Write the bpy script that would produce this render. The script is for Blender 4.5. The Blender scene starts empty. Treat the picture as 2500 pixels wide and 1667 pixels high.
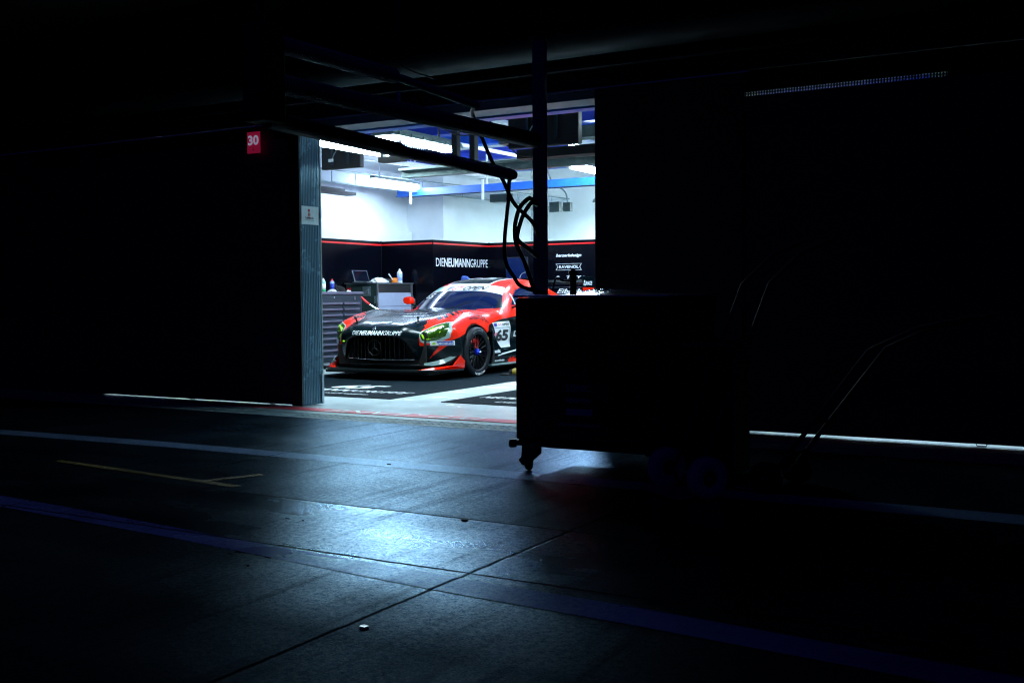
import bpy, bmesh, math, random
import numpy as np
from mathutils import Vector, Matrix
from mathutils.bvhtree import BVHTree
random.seed(7)
S = bpy.context.scene
COL = S.collection
# ------------------------------------------------------------------ camera, world, exposure
CAM_H = 1.12
yaw, pitch, roll = map(math.radians, (30.25, 2.505, -0.4155))
cam = bpy.data.cameras.new('camera'); camo = bpy.data.objects.new('camera', cam); COL.objects.link(camo)
cam.sensor_width = 36; cam.lens = 38.193; cam.clip_start = .05; cam.clip_end = 400
fw = Vector((-math.sin(yaw)*math.cos(pitch), math.cos(yaw)*math.cos(pitch), -math.sin(pitch)))
rt = Vector((math.cos(yaw), math.sin(yaw), 0)); up = rt.cross(fw)
r2 = rt*math.cos(roll)+up*math.sin(roll); u2 = up*math.cos(roll)-rt*math.sin(roll)
camo.matrix_world = Matrix(((r2.x, u2.x, -fw.x, 0), (r2.y, u2.y, -fw.y, 0), (r2.z, u2.z, -fw.z, CAM_H), (0, 0, 0, 1)))
S.camera = camo
W = bpy.data.worlds.new('World'); S.world = W; W.use_nodes = True
bg = W.node_tree.nodes['Background']; bg.inputs[0].default_value = (.035, .03, 1, 1); bg.inputs[1].default_value = .016   # the last blue of a night sky
S.view_settings.view_transform = 'Standard'; S.view_settings.look = 'None'; S.view_settings.exposure = 0; S.view_settings.gamma = 1
S.cycles.max_bounces = 8; S.cycles.diffuse_bounces = 4; S.cycles.glossy_bounces = 4; S.cycles.sample_clamp_indirect = 8
S.cycles.use_denoising = True; S.cycles.filter_width = 1.25
LAMP = 90.0
# ------------------------------------------------------------------ materials
MATS = {}
def mat(name, col, rough=.5, metal=0, spec=.5, noise=0, nscale=8, bump=0, bscale=60, emit=None, es=1, coat=0, rvar=0, alpha=1):
    if name in MATS: return MATS[name]
    m = bpy.data.materials.new(name); m.use_nodes = True; nt = m.node_tree; p = nt.nodes['Principled BSDF']
    p.inputs['Base Color'].default_value = (*col, 1); p.inputs['Roughness'].default_value = rough
    p.inputs['Metallic'].default_value = metal; p.inputs['Specular IOR Level'].default_value = spec
    p.inputs['Coat Weight'].default_value = coat; p.inputs['Coat Roughness'].default_value = .04
    N = nt.nodes.new; L = nt.links.new
    tc = N('ShaderNodeTexCoord')
    if noise or rvar:
        n = N('ShaderNodeTexNoise'); n.inputs['Scale'].default_value = nscale; n.inputs['Detail'].default_value = 6; n.inputs['Roughness'].default_value = .62
        L(tc.outputs['Object'], n.inputs['Vector'])
    if noise:
        mx = N('ShaderNodeMix'); mx.data_type = 'RGBA'; mx.blend_type = 'MULTIPLY'; mx.inputs[0].default_value = 1
        mr = N('ShaderNodeMapRange'); mr.inputs[1].default_value = .3; mr.inputs[2].default_value = .7; mr.inputs[3].default_value = 1-noise; mr.inputs[4].default_value = 1+noise*.4
        L(n.outputs['Fac'], mr.inputs[0]); mx.inputs[6].default_value = (*col, 1); L(mr.outputs[0], mx.inputs[7]); L(mx.outputs[2], p.inputs['Base Color'])
    if rvar:
        mr = N('ShaderNodeMapRange'); mr.inputs[1].default_value = .35; mr.inputs[2].default_value = .65; mr.inputs[3].default_value = max(.02, rough-rvar); mr.inputs[4].default_value = rough+rvar
        L(n.outputs['Fac'], mr.inputs[0]); L(mr.outputs[0], p.inputs['Roughness'])
    if bump:
        b = N('ShaderNodeBump'); b.inputs['Strength'].default_value = bump; b.inputs['Distance'].default_value = .01
        n2 = N('ShaderNodeTexNoise'); n2.inputs['Scale'].default_value = bscale; n2.inputs['Detail'].default_value = 3
        L(tc.outputs['Object'], n2.inputs['Vector']); L(n2.outputs['Fac'], b.inputs['Height']); L(b.outputs[0], p.inputs['Normal'])
    if emit: p.inputs['Emission Color'].default_value = (*emit, 1); p.inputs['Emission Strength'].default_value = es
    MATS[name] = m; return m
mat('white_wall', (.80, .85, .86), .55, noise=.10, nscale=1.3, bump=.15, bscale=25)
mat('black_paint', (.012, .013, .016), .35, noise=.3)
mat('matt_black', (.010, .011, .013), .65, noise=.3)
mat('rail_paint', (.05, .05, .06), .6, spec=.15)
mat('facade', (.055, .055, .065), .8, noise=.35, nscale=2, bump=.4, bscale=30)
mat('door_paint', (.05, .05, .07), .55, noise=.25, nscale=3)
mat('galv', (.13, .25, .33), .25, metal=.6, noise=.22, nscale=3, rvar=.05, bump=.04, bscale=120)
mat('soffit', (.20, .26, .32), .5, noise=.1)
mat('concrete', (.26, .40, .43), .5, noise=.3, nscale=6, bump=.2)
mat('tube_hot', (.9, .95, 1), .3, emit=(.56, .74, 1.0), es=LAMP*3.2)
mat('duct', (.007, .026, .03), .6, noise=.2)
mat('tray', (.34, .40, .46), .5, noise=.15)
mat('steel', (.42, .50, .55), .35, metal=.8, noise=.3, nscale=9)
mat('grey_steel', (.22, .29, .29), .45, metal=.4, noise=.35, nscale=12)
mat('blue_steel', (.02, .14, .62), .38, noise=.2)
mat('deep_blue', (.01, .04, .42), .45, noise=.3)
mat('white_steel', (.72, .76, .8), .4, noise=.1)
mat('panel_black', (.0015, .002, .005), .18, spec=.18)
mat('stripe_red', (.72, .012, .012), .35)
mat('white_letter', (.85, .88, .9), .4)
mat('dim_letter', (.25, .27, .55), .6)
mat('lens', (.9, .95, 1), .3, emit=(.66, .90, 1.0), es=LAMP)
mat('tube', (.9, .95, 1), .3, emit=(.56, .74, 1.0), es=LAMP*1.0)
mat('lamp_body', (.20, .26, .25), .5, noise=.25)
mat('grey_wheel', (.42, .42, .45), .6)
mat('wet_paper', (.42, .5, .52), .35, coat=1)
mat('rubber', (.010, .012, .016), .42, noise=.4, nscale=20, bump=.2)
mat('hose', (.006, .006, .007), .5, bump=.5, bscale=120)
mat('sleeve', (.02, .03, .035), .55, noise=.5, nscale=60, bump=1, bscale=160)
mat('tool_grey', (.016, .030, .046), .42, noise=.2)
mat('drawer_grey', (.12, .115, .17), .35, noise=.15)
mat('case_green', (.018, .045, .045), .6, noise=.35, nscale=14)
mat('cabinet_grey', (.36, .42, .56), .45, noise=.1)
mat('alu', (.62, .68, .74), .28, metal=.9); mat('foil', (.85, .9, .95), .22, metal=1)
mat('cloth', (.82, .82, .80), .9, noise=.15, nscale=30, bump=.6, bscale=40)
mat('black_cloth', (.008, .008, .01), .95, bump=.6)
mat('orange', (.85, .22, .01), .5); mat('green_plastic', (.02, .35, .12), .4); mat('mint', (.35, .62, .58), .35)
mat('red_plastic', (.65, .01, .015), .3); mat('screen', (.004, .006, .014), .12)
mat('blue_screen', (.002, .010, .06), .2, emit=(.005, .03, .20), es=.12); mat('pale_blue', (.3, .45, .85), .4); mat('seat_blue', (.06, .13, .5), .5); mat('post_paint', (.20, .18, .26), .5, noise=.2)
mat('rag_dark', (.02, .025, .03), .9); mat('yellow', (.22, .15, .01), .5)
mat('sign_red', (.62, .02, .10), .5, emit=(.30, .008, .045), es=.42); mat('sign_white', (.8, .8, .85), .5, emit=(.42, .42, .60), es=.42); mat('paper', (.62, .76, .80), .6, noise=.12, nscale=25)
mat('ink', (.02, .07, .09), .6); mat('ink_red', (.35, .03, .04), .6)
mat('mat_cloth', (.003, .009, .014), .9, spec=.08, noise=.25, nscale=40, bump=.3, bscale=200)
mat('threshold_red', (.85, .08, .12), .45, noise=.35, nscale=4, rvar=.12)
# wet asphalt: slabs with joints, puddly gloss
def asphalt(name='asphalt', lo=(.001, .005, .009), hi=(.007, .019, .030), film=1.0, lined=True):
    m = bpy.data.materials.new('wet_'+name); m.use_nodes = True; nt = m.node_tree; p = nt.nodes['Principled BSDF']; N = nt.nodes.new; L = nt.links.new
    g = N('ShaderNodeNewGeometry'); sx = N('ShaderNodeSeparateXYZ'); L(g.outputs['Position'], sx.inputs[0])
    def math_(op, a, b=None, c=None):
        n = N('ShaderNodeMath'); n.operation = op
        for i, v in enumerate((a, b, c)):
            if v is None: continue
            if isinstance(v, (int, float)): n.inputs[i].default_value = v
            else: L(v, n.inputs[i])
        return n.outputs[0]
    def noise(sc, det=5, rg=.6, stretch=None):
        n = N('ShaderNodeTexNoise'); n.inputs['Scale'].default_value = sc; n.inputs['Detail'].default_value = det; n.inputs['Roughness'].default_value = rg
        if stretch:
            mp = N('ShaderNodeMapping'); mp.inputs['Scale'].default_value = stretch; L(g.outputs['Position'], mp.inputs[0]); L(mp.outputs[0], n.inputs['Vector'])
        else: L(g.outputs['Position'], n.inputs['Vector'])
        return n.outputs['Fac']
    def rng(v, a, b, c, d):
        n = N('ShaderNodeMapRange'); n.inputs[1].default_value = a; n.inputs[2].default_value = b; n.inputs[3].default_value = c; n.inputs[4].default_value = d; L(v, n.inputs[0]); return n.outputs[0]
    wob = math_('MULTIPLY', math_('SUBTRACT', noise(6, 4), .5), .03)
    xx = math_('ADD', sx.outputs[0], wob); yy = math_('ADD', sx.outputs[1], wob)
    lines = None
    for src, v, w in ((xx, -8.28, .007), (xx, -5.28, .008), (xx, -2.33, .009), (xx, .62, .008), (yy, 4.53, .008), (yy, 3.645, .008), (yy, .9, .008)):
        d = math_('ABSOLUTE', math_('SUBTRACT', src, v)); r = rng(d, w*.45, w*1.5, 1, 0)
        lines = r if lines is None else math_('MAXIMUM', lines, r)
    wet = noise(.55, 5, .55, (1, 1.5, 1)); fine = noise(170, 2, .7); mid = noise(9, 6, .65); sm = noise(2.2, 6, .6, (.7, 1.6, 1))
    # the slab row between the two joints has a smoother, wetter skin
    row = math_('MULTIPLY', rng(yy, 4.53, 4.52, 0, 1), rng(yy, 2.75, 3.645, 0, 1)); near = math_('MULTIPLY', rng(yy, 4.53, 4.52, 0, 1), math_('SUBTRACT', 1, row))
    rough = math_('ADD', rng(wet, .36, .66, .27, .42), rng(sm, .3, .7, -.03, .05)); rough = math_('ADD', math_('SUBTRACT', rough, math_('MULTIPLY', row, .09)), math_('MULTIPLY', near, .12))
    L(rough, p.inputs['Roughness'])
    mix = N('ShaderNodeMix'); mix.data_type = 'RGBA'; mix.inputs[6].default_value = (*lo, 1); mix.inputs[7].default_value = (*hi, 1)
    L(math_('ADD', math_('MULTIPLY', rng(sm, .3, .7, 0, .6), 1), math_('MULTIPLY', rng(fine, .35, .7, 0, .5), 1)), mix.inputs[0])
    mx2 = N('ShaderNodeMix'); mx2.data_type = 'RGBA'; L(lines, mx2.inputs[0]); L(mix.outputs[2], mx2.inputs[6]); mx2.inputs[7].default_value = (.004, .006, .008, 1); L(mx2.outputs[2], p.inputs['Base Color'])
    p.inputs['Specular IOR Level'].default_value = 0
    b = N('ShaderNodeBump'); b.inputs['Strength'].default_value = .42; b.inputs['Distance'].default_value = .002
    L(math_('ADD', math_('ADD', math_('MULTIPLY', fine, 1.0), math_('MULTIPLY', mid, .35)), math_('MULTIPLY', lines, -2.5)), b.inputs['Height']); L(b.outputs[0], p.inputs['Normal'])
    # the water film: a cool tinted gloss over the dull slab
    gl = N('ShaderNodeBsdfGlossy'); gl.distribution = 'BECKMANN'; grain = math_('MULTIPLY_ADD', noise(38, 4, .7), .45, math_('MULTIPLY', noise(120, 3, .75), .55)); sp = N('ShaderNodeMix'); sp.data_type = 'RGBA'; sp.inputs[6].default_value = (.04, .16, .32, 1); sp.inputs[7].default_value = (.66, .87, 1, 1); L(rng(grain, .38, .62, 0, 1), sp.inputs[0]); L(sp.outputs[2], gl.inputs['Color']); L(rough, gl.inputs['Roughness']); L(b.outputs[0], gl.inputs['Normal'])
    fr = N('ShaderNodeFresnel'); fr.inputs['IOR'].default_value = 1.75; ms = N('ShaderNodeMixShader')
    fac = math_('MULTIPLY', math_('MULTIPLY', fr.outputs[0], math_('MULTIPLY', rng(wet, .36, .68, 1.5*film, .55*film), math_('ADD', .60, math_('SUBTRACT', math_('MULTIPLY', row, .85), math_('MULTIPLY', near, .40))))), math_('MULTIPLY', rng(noise(1, 6, .6, (9, .7, 1)), .52, .66, 1, .62), math_('SUBTRACT', 1, math_('MULTIPLY', lines, .92))))
    L(math_('MINIMUM', fac, 1), ms.inputs[0]); L(p.outputs[0], ms.inputs[1]); L(gl.outputs[0], ms.inputs[2]); g2 = N('ShaderNodeBsdfGlossy'); g2.distribution = 'GGX'; L(sp.outputs[2], g2.inputs['Color']); L(rough, g2.inputs['Roughness']); L(b.outputs[0], g2.inputs['Normal']); m2 = N('ShaderNodeMixShader'); m2.inputs[0].default_value = .42; L(gl.outputs[0], m2.inputs[1]); L(g2.outputs[0], m2.inputs[2]); L(m2.outputs[0], ms.inputs[2])
    L(ms.outputs[0], nt.nodes['Material Output'].inputs[0])
    MATS[name] = m
asphalt()
asphalt('old_white_paint', (.16, .26, .44), (.24, .38, .60), 1.15)
asphalt('blue_paint', (.05, .06, .30), (.10, .12, .50), .7)
def line_paint(name, col, rough, wear=.5):
    m = mat(name, col, rough, noise=wear, nscale=5, bump=.5, bscale=150, rvar=.08); return m
line_paint('yellow_paint', (.22, .18, .02), .6, .5)
def epoxy():
    m = mat('garage_floor', (.74, .86, .88), .24, noise=.05, nscale=2, rvar=.05, bump=.04, bscale=18)
epoxy()
# ------------------------------------------------------------------ object helpers
def link(name, me, m=None, parent=None):
    o = bpy.data.objects.new(name, me); COL.objects.link(o)
    if me is not None and m is not None and not me.materials: me.materials.append(MATS[m] if isinstance(m, str) else m)
    if parent: o.parent = parent
    return o
def tag(o, label=None, cat=None, group=None, kind=None):
    if label: o['label'] = label
    if cat: o['category'] = cat
    if group: o['group'] = group
    if kind: o['kind'] = kind
    return o
def empty(name, loc, label, cat, group=None, rz=0):
    o = bpy.data.objects.new(name, None); COL.objects.link(o); o.location = loc; o.rotation_euler = (0, 0, rz); o.empty_display_size = .2
    bpy.context.view_layer.update()
    return tag(o, label, cat, group)
class MB:
    """collects shapes (in world coordinates) into one mesh"""
    def __init__(s, off=(0, 0, 0)): s.v = []; s.f = []; s.sm = []; s.off = Vector(off)
    def add(s, vs, fs, smooth=False):
        n = len(s.v); s.v += [Vector(v)-s.off for v in vs]; s.f += [[i+n for i in f] for f in fs]; s.sm += [smooth]*len(fs); return s
    def box(s, a, b):
        (x0, y0, z0), (x1, y1, z1) = a, b
        x0, x1 = min(x0, x1), max(x0, x1); y0, y1 = min(y0, y1), max(y0, y1); z0, z1 = min(z0, z1), max(z0, z1)
        return s.add([(x0, y0, z0), (x1, y0, z0), (x1, y1, z0), (x0, y1, z0), (x0, y0, z1), (x1, y0, z1), (x1, y1, z1), (x0, y1, z1)],
                     [(0, 3, 2, 1), (4, 5, 6, 7), (0, 1, 5, 4), (1, 2, 6, 5), (2, 3, 7, 6), (3, 0, 4, 7)])
    def tube(s, pts, r, n=12, caps=True):
        pts = [Vector(p) for p in pts]; rs = r if isinstance(r, (list, tuple)) else [r]*len(pts)
        vs = []; fs = []; prev = None
        for i, p in enumerate(pts):
            d = (pts[min(i+1, len(pts)-1)]-pts[max(i-1, 0)]).normalized()
            if prev is None: a = d.orthogonal().normalized()
            else: a = (prev-d*prev.dot(d)).normalized()
            prev = a; b = d.cross(a)
            for k in range(n): t = 2*math.pi*k/n; vs.append(p+(a*math.cos(t)+b*math.sin(t))*rs[i])
        for i in range(len(pts)-1):
            for k in range(n): fs.append((i*n+k, i*n+(k+1) % n, (i+1)*n+(k+1) % n, (i+1)*n+k))
        s.add(vs, fs, True)
        if caps: s.add(vs[:n], [tuple(range(n))[::-1]]); s.add(vs[-n:], [tuple(range(n))])
        return s
    def prism(s, poly, d, base=(0, 0, 0), U=(1, 0, 0), V=(0, 1, 0)):
        """polygon in (U,V) extruded by vector d"""
        U, V, B, D = map(Vector, (U, V, base, d)); n = len(poly)
        a = [B+U*p[0]+V*p[1] for p in poly]; b = [q+D for q in a]
        fs = [tuple(range(n))[::-1], tuple(range(n, 2*n))]+[(i, (i+1) % n, n+(i+1) % n, n+i) for i in range(n)]
        return s.add(a+b, fs)
    def lathe(s, prof, c, axis=(0, 0, 1), n=24):
        """profile of (radius, height along axis)"""
        A = Vector(axis).normalized(); a = A.orthogonal().normalized(); b = A.cross(a); C = Vector(c); vs = []; fs = []
        for r, h in prof:
            for k in range(n): t = 2*math.pi*k/n; vs.append(C+A*h+(a*math.cos(t)+b*math.sin(t))*r)
        for i in range(len(prof)-1):
            for k in range(n): fs.append((i*n+k, i*n+(k+1) % n, (i+1)*n+(k+1) % n, (i+1)*n+k))
        return s.add(vs, fs, True)
    def mesh(s, name='mesh', bevel=0):
        me = bpy.data.meshes.new(name); me.from_pydata([tuple(v) for v in s.v], [], s.f); me.validate()
        bm = bmesh.new(); bm.from_mesh(me); bmesh.ops.recalc_face_normals(bm, faces=bm.faces); bm.to_mesh(me); bm.free()
        if len(me.polygons) == len(s.sm): me.polygons.foreach_set('use_smooth', s.sm)
        return me
    def build(s, name, m, parent=None, bevel=0, local=None):
        """vertices stay in world coordinates minus the parent's location"""
        off = Vector(parent_world(parent)) if parent else Vector((0, 0, 0))
        if local is None and off.length: s.v = [v-off for v in s.v]
        o = link(name, s.mesh(name), m, parent)
        if bevel:
            bv = o.modifiers.new('bevel', 'BEVEL'); bv.width = bevel; bv.segments = 2; bv.limit_method = 'ANGLE'; bv.angle_limit = math.radians(40)
        return o
def parent_world(p):
    v = Vector((0, 0, 0))
    while p: v += p.location; p = p.parent
    return v
def curve_pts(pts, n=8):
    """Catmull-Rom through points"""
    P = [Vector(p) for p in pts]; P = [P[0]*2-P[1]]+P+[P[-1]*2-P[-2]]; out = []
    for i in range(1, len(P)-2):
        for k in range(n):
            t = k/n; a, b, c, d = P[i-1:i+3]
            out.append(.5*((2*b)+(c-a)*t+(2*a-5*b+4*c-d)*t*t+(3*b-a-3*c+d)*t**3))
    return out+[P[-2]]
def text2d(txt, size=1, bold=0, shear=0, cx=1, res=3):
    cu = bpy.data.curves.new('t', 'FONT'); cu.body = txt; cu.size = size; cu.offset = bold*size; cu.shear = shear; cu.space_character = cx; cu.resolution_u = res
    o = bpy.data.objects.new('t', cu); COL.objects.link(o); dg = bpy.context.evaluated_depsgraph_get(); dg.update()
    me = bpy.data.meshes.new_from_object(o.evaluated_get(dg)); vs = [(v.co.x, v.co.y) for v in me.vertices]; fs = [tuple(p.vertices) for p in me.polygons]
    bpy.data.objects.remove(o); bpy.data.curves.remove(cu); bpy.data.meshes.remove(me)
    return vs, fs
def words(runs, width, height, **kw):
    """runs: [(text,bold,shear)] laid end to end and scaled into width x height, origin at lower left"""
    V = []; F = []; x = 0
    for t, b, sh in runs:
        vs, fs = text2d(t, 1, b, sh, **kw); x0 = min(v[0] for v in vs); n = len(V)
        V += [(v[0]-x0+x, v[1]) for v in vs]; F += [tuple(i+n for i in f) for f in fs]; x = max(v[0] for v in V)+.07
    x0 = min(v[0] for v in V); x1 = max(v[0] for v in V); y0 = min(v[1] for v in V); y1 = max(v[1] for v in V)
    return [((v[0]-x0)*width/(x1-x0), (v[1]-y0)*height/(y1-y0)) for v in V], F
def letter(name, runs, o, u, v, w, h, m, parent, lift=.003, **kw):
    """flat lettering on a plane: origin o, unit axes u (along) and v (up)"""
    U, Vv, O = Vector(u), Vector(v), Vector(o); nrm = U.cross(Vv).normalized(); vs, fs = words(runs, w, h, **kw)
    mb = MB(); mb.add([O+U*a+Vv*b+nrm*lift for a, b in vs], fs); off = parent_world(parent)
    me = bpy.data.meshes.new(name); me.from_pydata([tuple(q-off) for q in mb.v], [], mb.f); return link(name, me, m, parent)
# ------------------------------------------------------------------ ground
FY = 8.34
g = MB(); g.box((-45, -18, -.3), (30, 7.61, 0)); g.box((-45, 7.61, -.3), (30, 7.94, -.14))
ground = g.build('ground', 'asphalt'); tag(ground, 'wet dark asphalt slabs of the pit apron', None, None, 'structure')
ce = MB().box((-45, 7.94, -.3), (30, 8.0595, 0)).build('concrete_kerb', 'concrete', ground); tag(ce, 'pale concrete strip beside the drain')
gf = MB().box((-14, 8.06, -.3), (9, 21, .001)).build('garage_floor', 'garage_floor'); tag(gf, 'pale glossy painted garage floor', None, None, 'structure')
th = MB().box((-9, 8.085, .0005), (2.6, 8.285, .006)).build('threshold_strip', 'threshold_red', ground); tag(th, 'red painted strip across the garage threshold')
letter('lettering', [('PIT - LANE', .012, .25)], (-5.08, 8.27, .006), (-1, 0, 0), (0, -1, 0), 1.75, .17, 'white_letter', ground, lift=.003)
def flat(name, poly, m, z=.0025, parent=None, th=.0015):
    a2 = sum(poly[i][0]*poly[(i+1) % len(poly)][1]-poly[(i+1) % len(poly)][0]*poly[i][1] for i in range(len(poly))); poly = poly if a2 > 0 else poly[::-1]
    me = bpy.data.meshes.new(name); me.from_pydata([(x, y, .002) for x, y in poly], [], [tuple(range(len(poly)))]); return link(name, me, m, parent)
flat('painted_line', [(-22, 5.46), (-8.2, 5.54), (-6.3, 5.65), (-4.74, 5.67), (-3.26, 5.66), (3, 5.70), (3, 5.94), (-3.4, 5.90), (-4.9, 5.875), (-6.44, 5.855), (-8.4, 5.75), (-22, 5.68)], 'old_white_paint', parent=ground)
flat('painted_line', [(-14, 4.10), (-5.3, 3.61), (-3.9, 3.52), (-2.33, 3.37), (-1.55, 3.335), (-.3, 3.24), (4, 2.98), (4, 3.16), (-.3, 3.42), (-1.6, 3.53), (-2.2, 3.55), (-3.54, 3.64), (-4.92, 3.77), (-5.6, 3.82), (-14, 4.34)], 'blue_paint', parent=ground)
# hatched yellow arrow: rows of short strokes
am = MB()
def hatch(p, q, w, n, lo=0):
    p, q = Vector((*p, 0)), Vector((*q, 0)); d = (q-p)/n; u = d.normalized(); v = Vector((-u.y, u.x, 0))
    for i in range(n):
        a = p+d*i; s = a+d*(.55 if i > lo else .97)
        am.prism([(a.x-v.x*w, a.y-v.y*w), (s.x-v.x*w, s.y-v.y*w), (s.x+v.x*w, s.y+v.y*w), (a.x+v.x*w, a.y+v.y*w)], (0, 0, .002), (0, 0, .0025))
hatch((-6.42, 4.82), (-4.58, 4.655), .032, 66, 22); hatch((-4.90, 4.70), (-4.76, 5.06), .035, 13)
tag(am.build('painted_arrow', 'yellow_paint', ground), 'faded yellow hatched arrow mark')
# drain grate
dg_ = MB()
dg_.box((-12, 7.615, -.03), (3, 7.64, .002)); dg_.box((-12, 7.91, -.03), (3, 7.935, .002)); dg_.box((-12, 7.768, -.03), (3, 7.782, .001))
x = -11.95
while x < 1:
    for y0, y1, s in ((7.64, 7.768, .07), (7.782, 7.91, .07)):
        dg_.prism([(x, y0), (x+.030, y0), (x+.030+s, y1), (x+s, y1)], (0, 0, .028), (0, 0, -.028))
    x += .070
MB().box((-12, 7.641, -.139), (3, 7.909, -.10)).build('drain_channel', 'matt_black', ground)
tag(dg_.build('drain_grate', 'concrete', ground), 'steel slotted drain grate in front of the garage')
# grit, chips and leaves on the apron
random.seed(3)
for i, (x, y, s) in enumerate([(-2.26, 2.87, .022), (-4.3, 5.75, .018), (-2.9, 4.49, .022), (-3.6, 4.1, .006), (-3.2, 3.3, .007)]):
    a = random.random()*3; pol = [(math.cos(a+t)*s*random.uniform(.7, 1.1), math.sin(a+t)*s*random.uniform(.45, .8)) for t in (0, 1.3, 2.4, 3.5, 4.8)]
    o = MB().prism(pol, (0, 0, .006), (x, y, .001)).build('paper_scrap' if i == 0 else 'debris_chip', 'wet_paper' if i == 0 else 'rag_dark')
    if i == 0: tag(o, 'small pale paper scrap lying on the wet asphalt near the long joint', 'litter')
    else: tag(o, 'dark chip of debris lying on the wet asphalt', 'litter', 'dark debris chips on the apron')
# ------------------------------------------------------------------ pit building
B = empty('pit_building', (0, 0, 0), 'dark pit building with one open lit garage bay and closed doors beside it', 'building')
P = lambda n, m, *bx, bevel=0: (lambda mb: ([mb.box(a, b) for a, b in bx], mb.build(n, m, B, bevel))[1])(MB())
P('facade_wall', 'facade', ((-45, FY+.02, 2.86), (30, FY+.3, 6.5)), ((-45, FY+.02, 0), (-10.33, FY+.3, 2.858)))
P('pier', 'facade', ((-4.045, FY, 0), (-2.745, FY+.40, 2.855)), bevel=.01)
P('lintel', 'soffit', ((-7.45, FY, 2.76), (-4.05, FY+.30, 2.852)))
P('lintel_beam', 'blue_steel', ((-7.45, FY+.305, 2.742), (-4.05, FY+.46, 2.85)))
tag(P('door_rail', 'alu', ((-14, FY-.03, 2.832), (-2.7, FY-.018, 2.842))), 'thin bright rail above the garage door')
tag(P('door_rail', 'door_paint', ((-14, FY-.10, 3.00), (3, FY-.02, 3.03))), 'dull painted rail over the door rail')
# closed doors, ribbed like sandwich panels
def closed_door(x0, x1, gap, top=2.70):
    d = MB(); d.box((x0, FY+.03, gap), (x1, FY+.075, top))
    n = 12
    for i in range(1, n): z = gap+(top-gap)*i/n; d.box((x0+.005, FY+.022, z-.008), (x1-.005, FY+.031, z+.008))
    return d.build('door', 'door_paint', B)
closed_door(-10.36, -7.42, .014); closed_door(-2.76, 9, .022, 2.655)
# brush seal over the closed door: light leaks between the bristle tufts
P('door_head', 'matt_black', ((-10.33, FY+.035, 2.698), (-7.43, FY+.07, 2.853)))
for x0, x1 in ((-2.75, -1.25),):
    s = MB(); x = x0
    while x < x1:
        s.box((x, FY+.04, 2.654), (x+.013, FY+.055, 2.695)); x += .0215
    s.box((x0, FY+.035, 2.672), (x1, FY+.06, 2.677)); s.box((x0, FY+.03, 2.690), (x1 if x0 < -5 else 9, FY+.075, 2.853))
    if x0 > -5: s.box((x1, FY+.035, 2.654), (9, FY+.06, 2.6905))
    s.build('brush_seal', 'matt_black', B)
# small feet under the doors
f = MB()
for x in (-8.9, -7.75, -1.0): f.tube([(x-.04, FY+.05, .03), (x-.03, FY+.05, .006), (x+.03, FY+.05, .006), (x+.04, FY+.05, .03)], .004, 6)
f.build('door_guide', 'matt_black', B)
# folded door leaf, ribbed galvanised face towards the opening
lf = MB(); xs_ = -7.29
poly = [(-7.41, FY-.005)]
ys = [FY-.005]; y = FY-.005; prof = [(xs_, y)]
while y < FY+.262:
    prof += [(xs_, y), (xs_-.006, y+.003), (xs_-.006, y+.011), (xs_, y+.014)]; y += .0245
prof += [(xs_, FY+.285), (-7.41, FY+.285), (-7.41, FY-.005)]
lf.prism(prof, (0, 0, 2.725), (0, 0, .012))
leaf = lf.build('folded_door_leaf', 'galv', B); tag(leaf, 'ribbed galvanised folded door leaf at the opening edge')
tr = MB().box((-7.425, FY-.02, .01), (-7.29, FY-.008, 2.76)).build('leaf_edge', 'matt_black', leaf)
tr = MB().box((-7.34, FY+.287, .01), (-7.285, FY+.305, 2.76)).build('leaf_edge', 'grey_steel', leaf)
tr = MB().box((-7.284, FY+.27, .02), (-7.276, FY+.30, .32)).box((-7.284, FY+.286, 1.9), (-7.276, FY+.30, 2.0)).build('hinge', 'steel', leaf)
st = empty('sticker', (-7.288, FY+.02, 1.83), 'pale square sticker with a small red figure on the ribbed door leaf', 'sticker')
MB().box((-7.2885, FY+.006, 1.832), (-7.286, FY+.262, 2.014)).build('backing', 'paper', st)
u_, v_ = (0, 1, 0), (0, 0, 1)
letter('lettering', [('babando', .03, 0)], (-7.286, FY+.06, 1.885), u_, v_, .125, .026, 'ink', st)
letter('lettering', [('italia sport italia', .02, 0)], (-7.286, FY+.06, 1.868), u_, v_, .125, .012, 'ink', st)
fg = MB()
for cy, cz, a, b in ((.115, 1.972, .018, .016), (.108, 1.93, .008, .024), (.128, 1.93, .008, .024), (.118, 1.897, .03, .008)):
    fg.add([(-7.2845, FY+cy+a*math.cos(t*math.pi/6), cz+b*math.sin(t*math.pi/6)) for t in range(12)], [tuple(range(12))])
fg.build('figure_mark', 'ink_red', st)
# canopy and what hangs under it
P('canopy', 'matt_black', ((-45, 5.2, 3.95), (30, FY+.015, 4.2)))
P('canopy_beam', 'door_paint', ((-45, FY-.10, 3.46), (30, FY+.012, 3.54)))
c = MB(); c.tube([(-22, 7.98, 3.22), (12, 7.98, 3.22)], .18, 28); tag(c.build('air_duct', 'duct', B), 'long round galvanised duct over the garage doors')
MB().tube([(-6.03, FY-.06, 2.86), (-6.03, FY-.06, 3.95)], .022).build('drop_pipe', 'deep_blue', B)
for pts in ([(-5.75, 7.7, 3.5), (-5.74, 7.72, 3.28), (-5.62, 7.8, 3.1), (-5.4, 7.95, 3.0)], [(-6.9, 7.7, 3.45), (-6.85, 7.72, 3.22), (-6.7, 7.8, 3.05), (-6.45, 7.95, 2.98)]):
    MB().tube(curve_pts(pts), .007, 6).build('cable', 'hose', B)
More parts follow.
